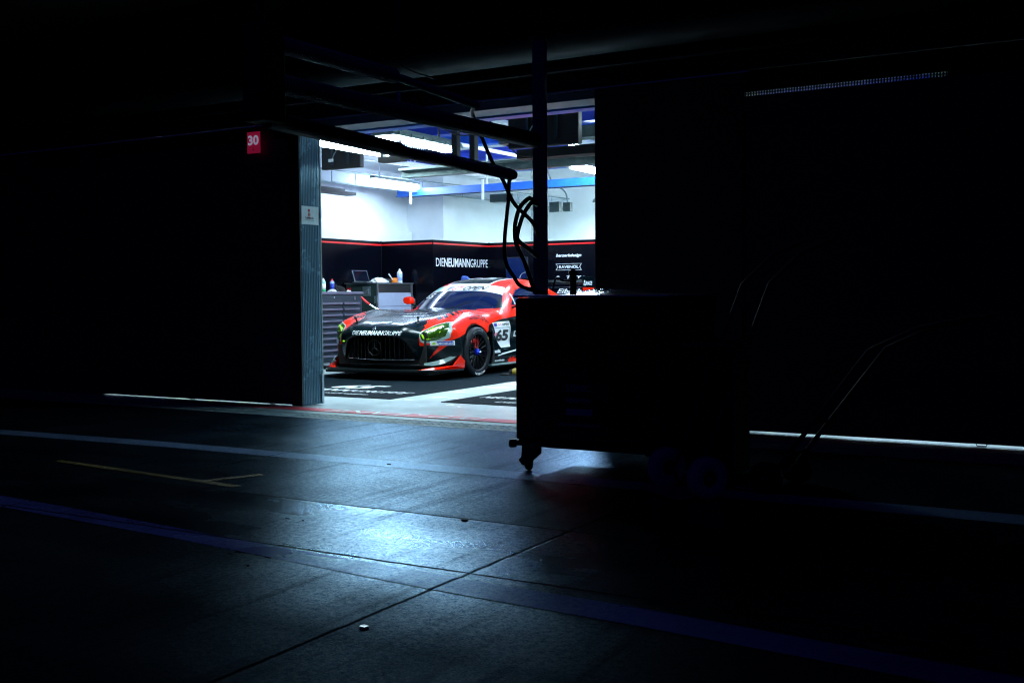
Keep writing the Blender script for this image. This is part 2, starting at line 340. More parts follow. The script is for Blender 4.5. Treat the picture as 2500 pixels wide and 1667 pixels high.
# number board above the closed door
sg = empty('number_board', (-7.88, FY-.03, 2.56), 'small red board with white number 30 above the closed door', 'sign')
MB().box((-7.965, FY-.03, 2.57), (-7.792, FY-.022, 2.785)).build('board', 'sign_red', sg)
letter('number', [('30', .035, 0)], (-7.95, FY-.031, 2.65), (1, 0, 0), v_, .145, .10, 'sign_white', sg)
letter('lettering', [('6', .03, 0)], (-7.888, FY-.031, 2.595), (1, 0, 0), v_, .018, .022, 'white_letter', sg)
# interior shell
P('side_wall', 'white_wall', ((-12.2, FY+.42, 0), (-12.0, 16.7, 3.9)))
tag(P('wall_plinth', 'white_wall', ((-11.998, FY+.45, 0), (-11.88, 16.68, 2.29))), 'thicker lower part of the left garage wall')
P('column', 'white_wall', ((-12.2, 16.702, 0), (-11.18, 20.2, 3.9)))
P('back_wall', 'white_wall', ((-11.178, 20, 0), (9.2, 20.2, 3.9)))
P('side_wall', 'white_wall', ((9, FY+.42, 0), (9.2, 19.99, 3.9)))
P('ceiling', 'white_wall', ((-12.2, FY+.302, 3.9), (9.2, 20.2, 4.1)))
for y, z0, z1, m in ((10.2, 3.5, 3.72, 'deep_blue'), (11.8, 3.5, 3.72, 'blue_steel'), (13.2, 3.42, 3.62, 'deep_blue'), (14.9, 3.5, 3.7, 'blue_steel'), (16.6, 3.5, 3.7, 'deep_blue'), (18.4, 3.5, 3.7, 'blue_steel')):
    mb = MB(); mb.box((-11.99, y, z0), (8.99, y+.03, z1)); mb.box((-11.99, y-.07, z0), (8.99, y+.10, z0+.02)); mb.box((-11.99, y-.07, z1-.02), (8.99, y+.10, z1)); mb.build('ceiling_beam', m, B)
for y in (12.1, 12.5, 13.7, 14.2):
    mb = MB().box((-11.99, y, 3.74), (8.99, y+.26, 3.86)); mb.build('ceiling_panel', 'blue_steel', B)
# blue crane rail carrying lamps, with white clamps
mb = MB().box((-11.6, 15.85, 2.86), (-5, 15.98, 2.99)); mb.box((-11.6, 15.80, 2.86), (-5, 16.03, 2.872)); mb.build('ceiling_rail', 'blue_steel', B)
mb = MB()
for x in (-11.25, -9.75, -7.4): mb.box((x-.02, 15.76, 2.72), (x+.02, 15.785, 3.06)); mb.box((x-.012, 15.9, 2.99), (x+.012, 15.92, 3.5))
mb.build('rail_clamp', 'white_steel', B)
mb = MB().box((-7.95, 10.95, 2.555), (-4.05, 11.05, 2.66)); mb.box((-7.95, 10.90, 2.640), (-4.05, 11.10, 2.668)); mb.build('ceiling_channel', 'grey_steel', B)
mb = MB().box((-7.96, 10.5, 2.70), (-7.62, 10.62, 2.76)); mb.box((-7.96, 10.55, 2.755), (-7.92, 10.6, 3.5)); mb.box((-7.72, 10.55, 2.755), (-7.68, 10.6, 3.5)); mb.build('hanger_bracket', 'matt_black', B)
mb = MB()
for x in (-6.84, -6.60): mb.box((x-.035, 10.45, 2.63), (x+.035, 10.53, 3.5))
mb.box((-7.0, 10.47, 3.02), (-6.5, 10.5, 3.05)); mb.build('hanger_bracket', 'matt_black', B)
for x, y in ((-5.75, 10.5), (-5.3, 10.3), (-4.95, 10.3)):
    MB().box((x-.03, y, 2.70), (x+.03, y+.06, 3.5)).build('hanger_bracket', 'matt_black', B)
MB().box((-6.0, 10.42, 2.60), (-4.1, 10.62, 2.70)).build('cable_duct', 'matt_black', B)
MB().box((-6.1, 10.2, 2.74), (-4.1, 10.4, 2.86)).build('cable_duct', 'grey_steel', B)
# cable tray across the upper wall
t = MB(); a, b = Vector((-11.99, 12.6, 3.02)), Vector((-10.3, 19.9, 2.86)); n = 15
for i in range(n):
    p, q = a.lerp(b, i/n), a.lerp(b, (i+.965)/n); d = (q-p).normalized(); s = Vector((-d.y, d.x, 0))*-.06
    t.add([p, q, q+Vector((0, 0, .17)), p+Vector((0, 0, .17)), p+s, q+s, q+s+Vector((0, 0, .17)), p+s+Vector((0, 0, .17))], [(0, 3, 2, 1), (4, 5, 6, 7), (0, 1, 5, 4), (1, 2, 6, 5), (2, 3, 7, 6), (3, 0, 4, 7)])
t.build('cable_tray', 'tray', B)
t = MB(); t.tube([a+Vector((.08, 0, -.02)), b+Vector((.08, 0, -.02))], .012, 8); t.tube([a+Vector((.08, 0, .19)), b+Vector((.08, 0, .19))], .010, 8); t.build('conduit', 'grey_steel', B)
mb = MB().box((-9.4, 17.5, 2.60), (-9.2, 17.6, 2.78)).box((-9.12, 17.5, 2.60), (-8.98, 17.6, 2.76)); mb.build('junction_box', 'case_green', B)
mb = MB(); mb.tube(curve_pts([(-9.05, 17.55, 2.76), (-9.08, 17.5, 2.95), (-9.25, 17.3, 3.15), (-9.3, 17.2, 3.45)]), .015, 8); mb.build('cable', 'grey_steel', B)
mb = MB().box((-10.3, 16.9, 2.78), (-9.9, 17.05, 2.92)); mb.build('junction_box', 'case_green', B)
mb = MB().tube([(-10.9, 9, 3.3), (-10.5, 19.5, 3.3)], .045).tube([(-9.0, 9, 3.35), (-8.7, 19.5, 3.35)], .03).tube([(-7.0, 11.5, 3.25), (-6.6, 19.5, 3.25)], .05); mb.build('ceiling_pipe', 'white_steel', B)
mb = MB().box((-11.6, 12.0, 2.83), (-11.45, 14.2, 2.87)).box((-11.5, 13.4, 2.76), (-11.3, 14.3, 2.81)); mb.build('lamp_rail', 'matt_black', B)
MB().box((-7.02, 12.6, 3.02), (-6.92, 12.68, 3.10)).build('alarm_box', 'red_plastic', B)
# loose cables on the ceiling channel
for k, pts in enumerate(([(-6.5, 10.6, 2.56), (-6.4, 10.55, 2.47), (-6.25, 10.5, 2.45), (-6.15, 10.55, 2.52)], [(-6.3, 10.3, 2.95), (-6.0, 10.3, 2.7), (-5.9, 10.3, 2.62), (-5.7, 10.3, 2.60)], [(-6.9, 10.2, 3.0), (-6.6, 10.2, 2.88), (-6.4, 10.2, 2.9), (-6.1, 10.2, 3.05)])):
    MB().tube(curve_pts(pts), .008, 6).build('cable', 'hose' if k else 'alu', B)
# ------------------------------------------------------------------ lamps
def lamp_wide(x, y0, y1, z, label, w=.17):
    t = empty('ceiling_lamp', (x, (y0+y1)/2, z), label, 'lamp', 'garage lamps hung from the ceiling')
    pr = [(-w, 0), (-w*.93, .05), (-w*.6, .10), (w*.6, .10), (w*.93, .05), (w, 0)]
    hb = MB().prism(pr, (0, y1-y0, 0), (x, y0, z), (1, 0, 0), (0, 0, 1))
    for k in range(6):
        yy = y0+(y1-y0)*(k+.5)/6
        for s in (-1, 1): hb.box((x+s*w-.012, yy-.02, z+.004), (x+s*w+.012, yy+.02, z+.045))
    hb.build('housing', 'lamp_body', t)
    L = [(x-w*.95, y0+.12), (x-w*.55, y0+.01), (x+w*.55, y0+.01), (x+w*.95, y0+.12), (x+w*.95, y1-.12), (x+w*.55, y1-.01), (x-w*.55, y1-.01), (x-w*.95, y1-.12)]
    MB().prism(L, (0, 0, -.035), (0, 0, z-.003)).build('diffuser', 'lens', t, bevel=.012)
    m = MB()
    for yy in (y0+.3, y1-.3): m.tube([(x, yy, z+.095), (x, yy, 3.9)], .012, 8)
    m.build('hanger', 'matt_black', t)
def lamp_tube(x, y0, y1, z, label, m_='tube'):
    t = empty('tube_lamp', (x, (y0+y1)/2, z), label, 'lamp', 'garage lamps hung from the ceiling')
    MB().box((x-.05, y0, z+.045), (x+.05, y1, z+.09)).build('housing', 'lamp_body', t)
    c = MB(); n = 8; c.tube([(x, y0-.005, z), (x, y0+.02, z), (x, y1-.02, z), (x, y1+.005, z)], [.02, .045, .045, .02], 16); c.build('tube', m_, t)
    m = MB()
    for yy in (y0+.2, y1-.2): m.tube([(x, yy, z+.085), (x, yy, 3.9)], .008, 6)
    m.build('hanger', 'white_steel', t)
lamp_wide(-8.72, 10.25, 11.75, 3.0, 'wide ceiling lamp partly behind the lowest boom bar')
lamp_wide(-7.82, 10.4, 11.9, 3.0, 'big wide ceiling lamp shining over the car bonnet')
lamp_tube(-11.08, 14.45, 15.75, 3.0, 'tube lamp near the left white wall')
lamp_tube(-7.28, 14.25, 15.65, 2.98, 'tube lamp beside the dark pier', 'tube_hot')
lamp_wide(-5.0, 13.5, 15.0, 3.0, 'added ceiling lamp hidden behind the pier')  # extra lamp out of view, added to brighten the garage
lamp_wide(-4.3, 10.4, 11.9, 3.0, 'added unseen ceiling lamp just inside behind the pier')  # another unseen lamp, added for more light through the opening
lamp_wide(-1.6, 10.6, 12.1, 3.0, 'ceiling lamp in the neighbouring closed bay')
lamp_wide(-8.75, 18.3, 19.8, 2.80, 'far ceiling lamp over the back wall')
lamp_wide(-7.95, 15.6, 16.4, 3.55, 'high ceiling lamp seen as white slivers beside the dark pier')
# hanging timing screens seen from behind
def hang_screen(x0, x1, y, z0, z1, label):
    t = empty('hanging_screen', ((x0+x1)/2, y, z0), label, 'screen', 'screens hung from the ceiling')
    MB().box((x0, y, z0), (x1, y+.09, z1)).build('casing', 'matt_black', t, bevel=.012)
    MB().box((x0+.03, y+.088, z0+.03), (x1-.03, y+.093, z1-.03)).build('display', 'screen', t)
    m = MB()
    for k in (.3, .7): xx = x0+(x1-x0)*k; m.box((xx-.015, y-.03, z0+.06), (xx+.015, y-.002, 3.9))
    m.build('mount', 'tool_grey', t)
    w = (x1-x0)
    MB().tube(curve_pts([(x0+w*.62, y-.02, z1-.08), (x0+w*.45, y-.05, z1-.18), (x0+w*.3, y-.03, z0+.12)]), .006, 6).build('cable', 'steel', t)
    MB().box((x0+w*.24, y-.05, z0+.1), (x0+w*.34, y-.02, z0+.14)).build('plug', 'white_steel', t)
hang_screen(-10.35, -9.64, 12.3, 2.93, 3.36, 'black screen seen from behind left of the lit lamp')
hang_screen(-5.63, -4.83, 9.6, 2.59, 3.02, 'black screen seen from behind beside the dark pier')
# ------------------------------------------------------------------ black partition panels
def panel(p, q, label, name='partition_panel', seam=True):
    """panel wall from p to q (plan), face towards the room on its right-hand side"""
    p, q = Vector((*p, 0)), Vector((*q, 0)); t = empty(name, p.lerp(q, .5), label, 'partition', 'black partition panels round the car')
    d = (q-p).normalized(); nrm = Vector((d.y, -d.x, 0)); L = (q-p).length; Z = Vector((0, 0, 1))
    def bx(a0, a1, n0, n1, z0, z1, nm, m, mb=None):
        vs = [p+d*a+nrm*n+Z*z for z in (z0, z1) for a, n in ((a0, n0), (a1, n0), (a1, n1), (a0, n1))]
        return MB().add(vs, [(0, 3, 2, 1), (4, 5, 6, 7), (0, 1, 5, 4), (1, 2, 6, 5), (2, 3, 7, 6), (3, 0, 4, 7)]).build(nm, m, t)
    bx(0, L, -.03, 0, .01, 2.06, 'board', 'panel_black'); bx(.01, L-.01, .001, .003, 1.985, 2.012, 'stripe', 'stripe_red')
    if seam: bx(L-.004, L+.004, -.02, .003, .01, 2.07, 'post', 'black_paint')
    return t
pa = [panel((-11.7, 9.0), (-11.7, 12.2), 'black partition panel behind the tool chest', seam=False), panel((-11.7, 12.201), (-11.7, 15.499), 'black partition panel behind the laptop cabinet'),
      panel((-11.73, 15.5), (-10.601, 15.5), 'narrow black partition panel facing the door behind the cabinet', seam=False), panel((-10.6, 15.501), (-10.5, 17.2), 'black partition panel with one long white name across it')]
pd = panel((-10.54, 17.15), (-7.971, 17.15), 'black back partition panel with a column of white sponsor names'); panel((-7.97, 17.15), (-4.0, 17.15), 'black back partition panel mostly behind the pier', seam=False)
ux = Vector((.1, 1.68, 0)).normalized()
letter('lettering', [('DIE', -.003, 0), ('NEUMANN', .022, 0), ('GRUPPE', -.003, 0)], Vector((-10.598, 15.58, 1.60)), ux, v_, 1.56, .155, 'white_letter', pa[3], lift=.006)
def sponsor(txt, x0, x1, z0, z1, b=.03, sh=0): return letter('lettering', [(txt, b, sh)], (x0, 17.15, z0), (1, 0, 0), v_, x1-x0, z1-z0, 'white_letter', pd, lift=.005)
sponsor('berzerkdesign', -9.08, -8.575, 1.752, 1.822, .03, .3); sponsor('RAVENOL', -9.02, -8.63, 1.565, 1.615, .02, 0); sponsor('R    T  TY', -9.08, -8.575, 1.385, 1.43, .03, .2); sponsor('Eibach', -9.07, -8.575, 1.12, 1.205, .02, .4)
bw = MB(); zt, zb = 1.645, 1.535
pts = [(-9.08, zt), (-8.574, zt), (-8.61, (zt+zb)/2), (-8.574, zb), (-9.08, zb), (-9.04, (zt+zb)/2)]
for i in range(6):
    a, b = Vector((pts[i][0], 17.144, pts[i][1])), Vector((pts[(i+1) % 6][0], 17.144, pts[(i+1) % 6][1])); bw.tube([a, b], .0035, 4)
bw.build('logo_frame', 'white_letter', pd)
mn = empty('monitor', (-9.78, 16.6, 1.4), 'blue lit monitor with a white arc on it in front of the back panel', 'monitor')
MB().box((-9.81, 16.62, 1.38), (-9.37, 16.66, 1.765)).build('casing', 'matt_black', mn, bevel=.006)
MB().box((-9.795, 16.612, 1.395), (-9.385, 16.6185, 1.752)).build('display', 'blue_screen', mn)
MB().tube([(-9.385-.13*math.cos(k*math.pi/20), 16.606, 1.395+.10*math.sin(k*math.pi/20)) for k in range(11)], .004, 5).build('arc_mark', 'white_letter', mn)
MB().box((-9.65, 16.64, .02), (-9.55, 16.7, 1.5)).box((-9.85, 16.45, .02), (-9.35, 16.9, .05)).build('stand', 'matt_black', mn)
ch = empty('stool', (-9.75, 15.4, 0), 'dark stool with blue backrest behind the car roof', 'chair')
c_ = MB(); c_.prism([(0, 0), (.16, -.03), (.18, .015), (.12, .07), (.02, .08)], (0, .06, 0), (-9.98, 15.4, 1.35), (1, 0, 0), (0, 0, 1)); c_.build('backrest', 'seat_blue', ch, bevel=.02)
c_ = MB(); c_.tube([(-9.88, 15.45, .03), (-9.88, 15.45, 1.36)], .02); c_.lathe([(0, 0), (.26, 0), (.26, .03), (0, .04)], (-9.88, 15.3, 0)); c_.box((-10.08, 15.1, .62), (-9.68, 15.42, .68)); c_.build('frame', 'matt_black', ch)
# ------------------------------------------------------------------ floor mats
m1 = empty('floor_mat', (-8.44, 11, .004), 'large dark floor mat under the racing car', 'mat', 'dark floor mats')
MB().box((-9.95, 9.35, .0022), (-6.965, 17.0, .009)).build('carpet', 'mat_cloth', m1)
letter('number', [('65', .03, .5)], (-8.50, 10.17, .009), (1, 0, 0), (0, 1, 0), .62, .46, 'white_letter', m1)
letter('lettering', [('DIE', .0, .4), ('NEUMANN', .025, .4), ('GRUPPE', .0, .4)], (-9.45, 9.84, .009), (1, 0, 0), (0, 1, 0), 2.33, .20, 'white_letter', m1)
letter('lettering', [('dieneumanngruppe', .02, .3)], (-8.75, 9.56, .009), (1, 0, 0), (0, 1, 0), 1.28, .10, 'white_letter', m1)
m2 = empty('floor_mat', (-4.8, 11, .004), 'smaller dark floor mat to the right behind the trolley', 'mat', 'dark floor mats')
MB().box((-6.30, 9.33, .0022), (-3.3, 17.0, .009)).build('carpet', 'mat_cloth', m2)
letter('lettering', [('NEUMANNGRUPPE', .025, .4)], (-6.17, 9.86, .009), (1, 0, 0), (0, 1, 0), 1.3, .17, 'white_letter', m2)
letter('lettering', [('DIENEUMANN', .02, .3)], (-5.76, 9.50, .009), (1, 0, 0), (0, 1, 0), .9, .10, 'white_letter', m2)

# ------------------------------------------------------------------ tool chest, cabinet and the things on them
tc_ = empty('tool_chest', (-10.85, 13.0, 0), 'dark grey tool chest with two columns of drawers behind the car nose', 'tool chest')
X = -10.6
MB().box((-11.2, 12.35, .12), (X, 13.52, 1.13)).build('body', 'tool_grey', tc_, bevel=.008)
MB().box((-11.22, 12.33, 1.132), (X+.02, 13.54, 1.172)).build('top', 'drawer_grey', tc_, bevel=.006)
for k in range(10):
    z1 = 1.01-k*.088
    for y0, y1 in ((12.42, 13.0), (13.045, 13.42)):
        d = MB(); d.box((X+.001, y0, z1-.078), (X+.010, y1, z1)); o = d.build('drawer', 'tool_grey', tc_)
        h = MB().prism([(0, 0), (.032, -.004), (.030, -.030), (.022, -.026), (0, -.012)], (0, y1-y0, 0), (X+.011, y0, z1), (1, 0, 0), (0, 0, 1)); h.build('handle', 'drawer_grey', o)
MB().lathe([(0, .006), (.008, .006), (.012, 0)], (X+.001, 12.85, 1.085), (1, 0, 0), 12).box((X+.001, 13.33, 1.05), (X+.008, 13.35, 1.10)).build('lock', 'alu', tc_)
for y in (12.45, 13.40):
    for x in (-11.1, -10.7):
        w = MB(); w.lathe([(.012, -.02), (.055, -.02), (.06, -.012), (.06, .012), (.055, .02), (.012, .02)], (x, y, .06), (1, 0, 0), 20); w.box((x-.03, y-.03, .06), (x+.03, y+.03, .119)); w.build('castor', 'steel', tc_)
def can(x, y, z, r, h, label, cols, cap=None):
    t = empty('spray_can', (x, y, z), label, 'can')
    MB().lathe([(0, 0), (r, 0), (r, h*.72), (r*.96, h*.76), (r*.55, h*.83), (r*.45, h*.84)], (x, y, z+.001), n=20).build('body', cols[0], t)
    MB().lathe([(r*1.01, h*.15), (r*1.012, h*.15), (r*1.012, h*.62), (r*1.01, h*.62)], (x, y, z), n=20).build('label_band', cols[1], t)
    MB().lathe([(r*.62, h*.80), (r*.6, h*.86), (r*.3, h*.93), (r*.22, h), (0, h)], (x, y, z+.001), n=16).build('cap', cap or cols[0], t)
    return t
t = can(-10.8, 12.84, 1.172, .036, .205, 'mint green spray can with green foot on the tool chest', ('mint', 'cloth'), 'white_letter')
MB().lathe([(.037, 0), (.038, 0), (.038, .04), (.037, .04)], (-10.8, 12.84, 1.173), n=20).build('foot', 'green_plastic', t)
can(-10.8, 13.045, 1.172, .034, .20, 'blue and white spray can with red cap on the tool chest', ('pale_blue', 'deep_blue'), 'red_plastic')
t = empty('spray_bottle', (-10.85, 13.19, 1.172), 'dark trigger bottle behind the black cloth on the tool chest', 'bottle')
MB().lathe([(0, 0), (.028, 0), (.03, .06), (.012, .10), (.012, .12)], (-10.85, 13.19, 1.173), n=16).build('body', 'rag_dark', t)
MB().prism([(0, 0), (.012, .02), (-.01, .035), (-.045, .03), (-.04, .018), (-.012, 0)], (0, .016, 0), (-10.85, 13.182, 1.292), (0, 1, 0), (0, 0, 1)).build('trigger', 'pale_blue', t)
def lump(name, c, r, m, label, cat, seed=0, n=22):
    random.seed(seed); vs = []; fs = []; ph = [random.random()*6 for _ in range(6)]
    for i in range(n):
        for k in range(n*2):
            a = math.pi*.5*i/(n-1); t = math.pi*k/n
            q = 1+.18*math.sin(3*t+ph[0]+2*a)+.13*math.sin(5*t+ph[1])+.10*math.sin(9*t+ph[2]+6*a)+.06*math.sin(15*t+ph[3]+9*a)
            vs.append((c[0]+r[0]*math.cos(a)*math.cos(t)*q, c[1]+r[1]*math.cos(a)*math.sin(t)*q, c[2]+.001+r[2]*max(0, math.sin(a))*(1+.22*math.sin(4*t+ph[4])*math.cos(a)+.15*math.sin(7*t+ph[5]))))
    for i in range(n-1):
        for k in range(n*2): fs.append((i*n*2+k, i*n*2+(k+1) % (n*2), (i+1)*n*2+(k+1) % (n*2), (i+1)*n*2+k))
    fs.append(tuple(range(n*2))[::-1])
    return tag(MB().add(vs, fs, True).build(name, m), label, cat)
lump('black_cloth', (-10.8, 13.17, 1.172), (.09, .11, .085), 'black_cloth', 'black crumpled cloth between the bottles on the tool chest', 'cloth', 2)
lump('paper_towel', (-10.72, 12.96, 1.172), (.05, .07, .035), 'cloth', 'white paper towel next to the spray cans on the tool chest', 'paper', 4)
lump('paper_towel', (-10.68, 13.29, 1.172), (.03, .04, .022), 'cloth', 'small white paper wad right of the black cloth', 'paper', 5)
# flight-case cabinet
cb = empty('drawer_cabinet', (-11.2, 14.6, 0), 'pale grey drawer cabinet in a dark green flight case beside the tool chest', 'cabinet')
X = -11.0
MB().box((-11.66, 14.45, .12), (X-.03, 15.45, 1.30)).build('body', 'case_green', cb, bevel=.006)
MB().box((-11.68, 14.43, 1.302), (X, 15.48, 1.322)).build('top', 'alu', cb)
MB().box((X-.029, 14.45, .12), (X, 14.475, 1.30)).box((X-.029, 15.425, .12), (X, 15.45, 1.30)).build('edge_frame', 'alu', cb)
MB().box((X-.028, 14.48, 1.13), (X-.02, 15.42, 1.30)).build('recess', 'matt_black', cb)
for z0, z1 in ((.93, 1.155), (.80, .922), (.66, .792), (.50, .652), (.30, .492)):
    o = MB().box((X-.027, 14.485, z0), (X-.004, 15.41, z1)).build('drawer', 'cabinet_grey', cb, bevel=.003)
    if z1 < .93:
        for y in (14.66, 15.15):
            MB().tube([(X-.003, y, z0+.075), (X+.012, y, z0+.068), (X+.012, y+.12, z0+.068), (X-.003, y+.12, z0+.075)], .006, 6).build('handle', 'alu', o)
MB().box((X+.001, 15.44, .95), (X+.02, 15.50, 1.05)).box((X-.02, 15.452, .90), (X, 15.47, 1.1)).build('latch', 'steel', cb)
m = MB().box((-11.30, 14.435, 1.10), (-11.14, 14.449, 1.26)).box((-11.27, 14.425, 1.13), (-11.17, 14.436, 1.22)).tube([(-11.26, 14.422, 1.14), (-11.18, 14.422, 1.21)], .008, 6)
m.build('latch', 'steel', cb)
MB().box((-11.06, 14.43, .98), (X-.001, 14.449, 1.10)).build('latch', 'steel', cb)
MB().box((-11.25, 14.44, .60), (-11.05, 14.449, .78)).build('latch', 'steel', cb)
MB().box((-11.63, 14.436, 1.12), (-11.56, 14.449, 1.24)).build('tag_plate', 'red_plastic', cb)
# laptop
lp = empty('laptop', (-11.2, 14.5, 1.322), 'open laptop with dark screen on the grey cabinet', 'laptop')
MB().box((-11.42, 14.32, 1.3235), (-11.12, 14.72, 1.340)).build('base', 'alu', lp)
MB().prism([(0, 0), (.008, 0), (-.052, .19), (-.060, .19)], (0, .40, 0), (-11.36, 14.30, 1.341), (1, 0, 0), (0, 0, 1)).build('lid', 'alu', lp)
m = MB().prism([(.0085, .008), (.0105, .008), (-.048, .183), (-.050, .183)], (0, .37, 0), (-11.36, 14.315, 1.341), (1, 0, 0), (0, 0, 1)); m.build('display', 'screen', lp)
lump('white_rag', (-11.1, 14.62, 1.322), (.09, .19, .075), 'cloth', 'white crumpled rag in front of the laptop', 'cloth', 9)
cp = empty('paint_pot', (-11.15, 15.12, 1.322), 'orange pot with a white brush in it on the grey cabinet', 'pot')
MB().lathe([(0, 0), (.050, 0), (.058, .085), (.054, .085), (.05, .02), (0, .02)], (-11.15, 15.12, 1.323), n=22).build('pot', 'orange', cp)
MB().lathe([(.0515, .01), (.054, .03), (.0555, .05)], (-11.15, 15.13, 1.323), n=22).build('label_band', 'orange', cp)
MB().tube([(-11.15, 15.10, 1.36), (-11.13, 14.99, 1.43), (-11.12, 14.93, 1.47)], [.008, .010, .013], 8).build('brush', 'cloth', cp)
lump('dark_pouch', (-11.2, 14.98, 1.322), (.06, .07, .07), 'rag_dark', 'small dark pouch left of the orange pot', 'pouch', 12)
can(-11.15, 15.28, 1.322, .046, .245, 'tall white spray can beside the orange pot', ('white_letter', 'pale_blue'), 'white_letter')
# ------------------------------------------------------------------ boom trolley in front of the pier
tr = empty('boom_trolley', (-2.9, 6.2, 0), 'black equipment trolley on castors with a tall post in front of the pier', 'trolley')
MB().box((-3.432, 5.92, .20), (-2.40, 6.75, 1.095)).build('body', 'matt_black', tr, bevel=.018)
MB().box((-3.434, 5.905, .165), (-2.398, 6.765, .198)).build('base_frame', 'matt_black', tr, bevel=.006)
MB().box((-3.436, 5.91, 1.097), (-2.39, 6.76, 1.110)).build('top', 'alu', tr, bevel=.004)
MB().box((-3.1, 5.914, .95), (-2.7, 5.919, .953)).box((-3.38, 5.914, .93), (-2.42, 5.9185, .934)).build('seam', 'door_paint', tr)
for x in (-3.44, -2.39): MB().lathe([(0, -.025), (.022, -.025), (.028, 0), (.022, .025), (0, .025)], (x, 5.90, .18), (0, 0, 1), 16).build('corner_bumper', 'rubber', tr)
for x, y in ((-3.355, 5.99), (-2.46, 5.99), (-2.80, 6.68), (-2.46, 6.68)):
    c = MB(); c.lathe([(.01, -.022), (.046, -.022), (.056, -.012), (.056, .012), (.046, .022), (.01, .022)], (x-.02, y, .057), (1, .35, 0), 22)
    o = c.build('castor', 'rubber', tr)
    MB().prism([(-.035, .035), (.05, .108), (.05, .163), (-.045, .163), (-.05, .09), (-.07, .07), (-.05, .04)], (0, .03, 0), (x, y-.045, 0), (1, 0, 0), (0, 0, 1)).prism([(-.035, .035), (.05, .108), (.05, .163), (-.045, .163)], (0, .012, 0), (x, y+.028, 0), (1, 0, 0), (0, 0, 1)).lathe([(.045, 0), (.045, .02), (0, .02)], (x, y, .142), n=16).build('fork', 'matt_black', o)
# names on the trolley front, dark on black at night
for txt, x0, x1, z0, z1, b, sh in (('SONIC', -3.07, -2.90, .52, .565, .02, 0), ('sparco', -3.07, -2.90, .445, .48, .03, 0), ('berzerkdesign', -3.12, -2.84, .30, .33, .02, .2)):
    letter('lettering', [(txt, b, sh)], (x0, 5.92, z0), (1, 0, 0), v_, x1-x0, z1-z0, 'dim_letter', tr, lift=.004)
MB().prism([(0, 0), (.12, .0), (.12, .05), (.09, .055), (.06, .03), (.03, .03)], (0, -.002, 0), (-3.04, 5.918, .60), (1, 0, 0), (0, 0, 1)).build('logo_mark', 'door_paint', tr)
MB().box((-3.07, 5.916, .375), (-2.89, 5.9185, .415)).build('logo_bar', 'dim_letter', tr)
MB().box((-3.388, 6.08, 1.111), (-3.300, 6.13, 2.72)).build('post', 'post_paint', tr, bevel=.01)
MB().box((-3.392, 6.075, 2.722), (-3.296, 6.135, 2.74)).build('post_cap', 'matt_black', tr)
# three boom bars wrapped with hose, one above the other
bm_ = empty('boom', (-3.34, 4.8, 1.8), 'three stacked black boom bars wrapped in sleeves reaching from the post towards the viewer', 'boom')
def bar(pts, r, name='bar', m='sleeve', par=None):
    return MB().tube(pts, r, 14).build(name, m, par or bm_)
def wrap(p, q, r, step, name):
    """spiral binding round a bar"""
    p, q = Vector(p), Vector(q); L = (q-p).length; d = (q-p)/L; a = d.orthogonal().normalized(); b = d.cross(a); n = int(L/step*8); pts = []
    for i in range(n): t = i*2*math.pi/8; pts.append(p+d*(L*i/n)+(a*math.cos(t)+b*math.sin(t))*r)
    MB().tube(pts, .0032, 5).build(name, 'steel', bm_)
A0, A1, A2 = (-3.35, 3.60, 2.235), (-3.35, 4.56, 2.240), (-3.35, 5.36, 2.205)
bar([A0, A1], .038); bar([A1, A2], .020); wrap(A0, A1, .039, .016, 'binding'); wrap(A1, A2, .021, .014, 'binding')
B0, B1 = (-3.35, 3.62, 2.06), (-3.34, 6.04, 2.085)
bar([B0, B1], [.036, .050]); wrap(B0, B1, .045, .020, 'binding')
C0, C1 = (-3.35, 3.62, 1.895), (-3.35, 5.74, 1.845)
bar([C0, (-3.35, 4.55, 1.868), (-3.35, 4.70, 1.858), C1], [.041, .039, .030, .026]); wrap(C0, C1, .034, .018, 'binding')
MB().lathe([(0, -.012), (.028, -.012), (.033, 0), (.028, .03), (0, .035)], (-3.35, 5.75, 1.845), (0, 1, 0), 20).build('end_cap', 'matt_black', bm_)
MB().box((-3.41, 3.53, 1.875), (-3.29, 3.68, 2.30)).build('clamp_block', 'matt_black', bm_, bevel=.01)
MB().box((-3.40, 3.55, 2.215), (-3.385, 3.60, 2.27)).box((-3.385, 3.56, 2.26), (-3.34, 3.60, 2.27)).build('clamp_plate', 'blue_steel', bm_)
MB().tube([(-3.35, 3.60, 2.30), (-3.35, 3.60, 5.2)], .012).build('hanger', 'matt_black', bm_)
hs = empty('hanging_hoses', (-3.35, 5.75, 1.1), 'black hoses looping down from the boom bars beside the post', 'hose')
def hose(pts, r): MB().tube(curve_pts(pts), r, 10).build('hose', 'hose', hs)
hose([(-3.35, 5.36, 2.205), (-3.50, 5.55, 2.20), (-3.548, 5.75, 2.062), (-3.467, 5.75, 1.899), (-3.409, 5.75, 1.815), (-3.366, 5.75, 1.726), (-3.312, 5.75, 1.648), (-3.26, 5.85, 1.558), (-3.29, 5.97, 1.48)], .0125)
hose([(-3.36, 5.76, 1.84), (-3.366, 5.75, 1.788), (-3.372, 5.75, 1.689), (-3.388, 5.75, 1.565), (-3.401, 5.75, 1.435), (-3.393, 5.75, 1.315), (-3.338, 5.75, 1.226), (-3.278, 5.75, 1.163), (-3.22, 5.95, 1.122)], .0125)
hose([(-3.33, 6.03, 1.70), (-3.29, 5.88, 1.705), (-3.25, 5.78, 1.696), (-3.289, 5.75, 1.647), (-3.321, 5.75, 1.562), (-3.328, 5.75, 1.488), (-3.314, 5.75, 1.413), (-3.29, 5.8, 1.312), (-3.27, 5.9, 1.12)], .0135)
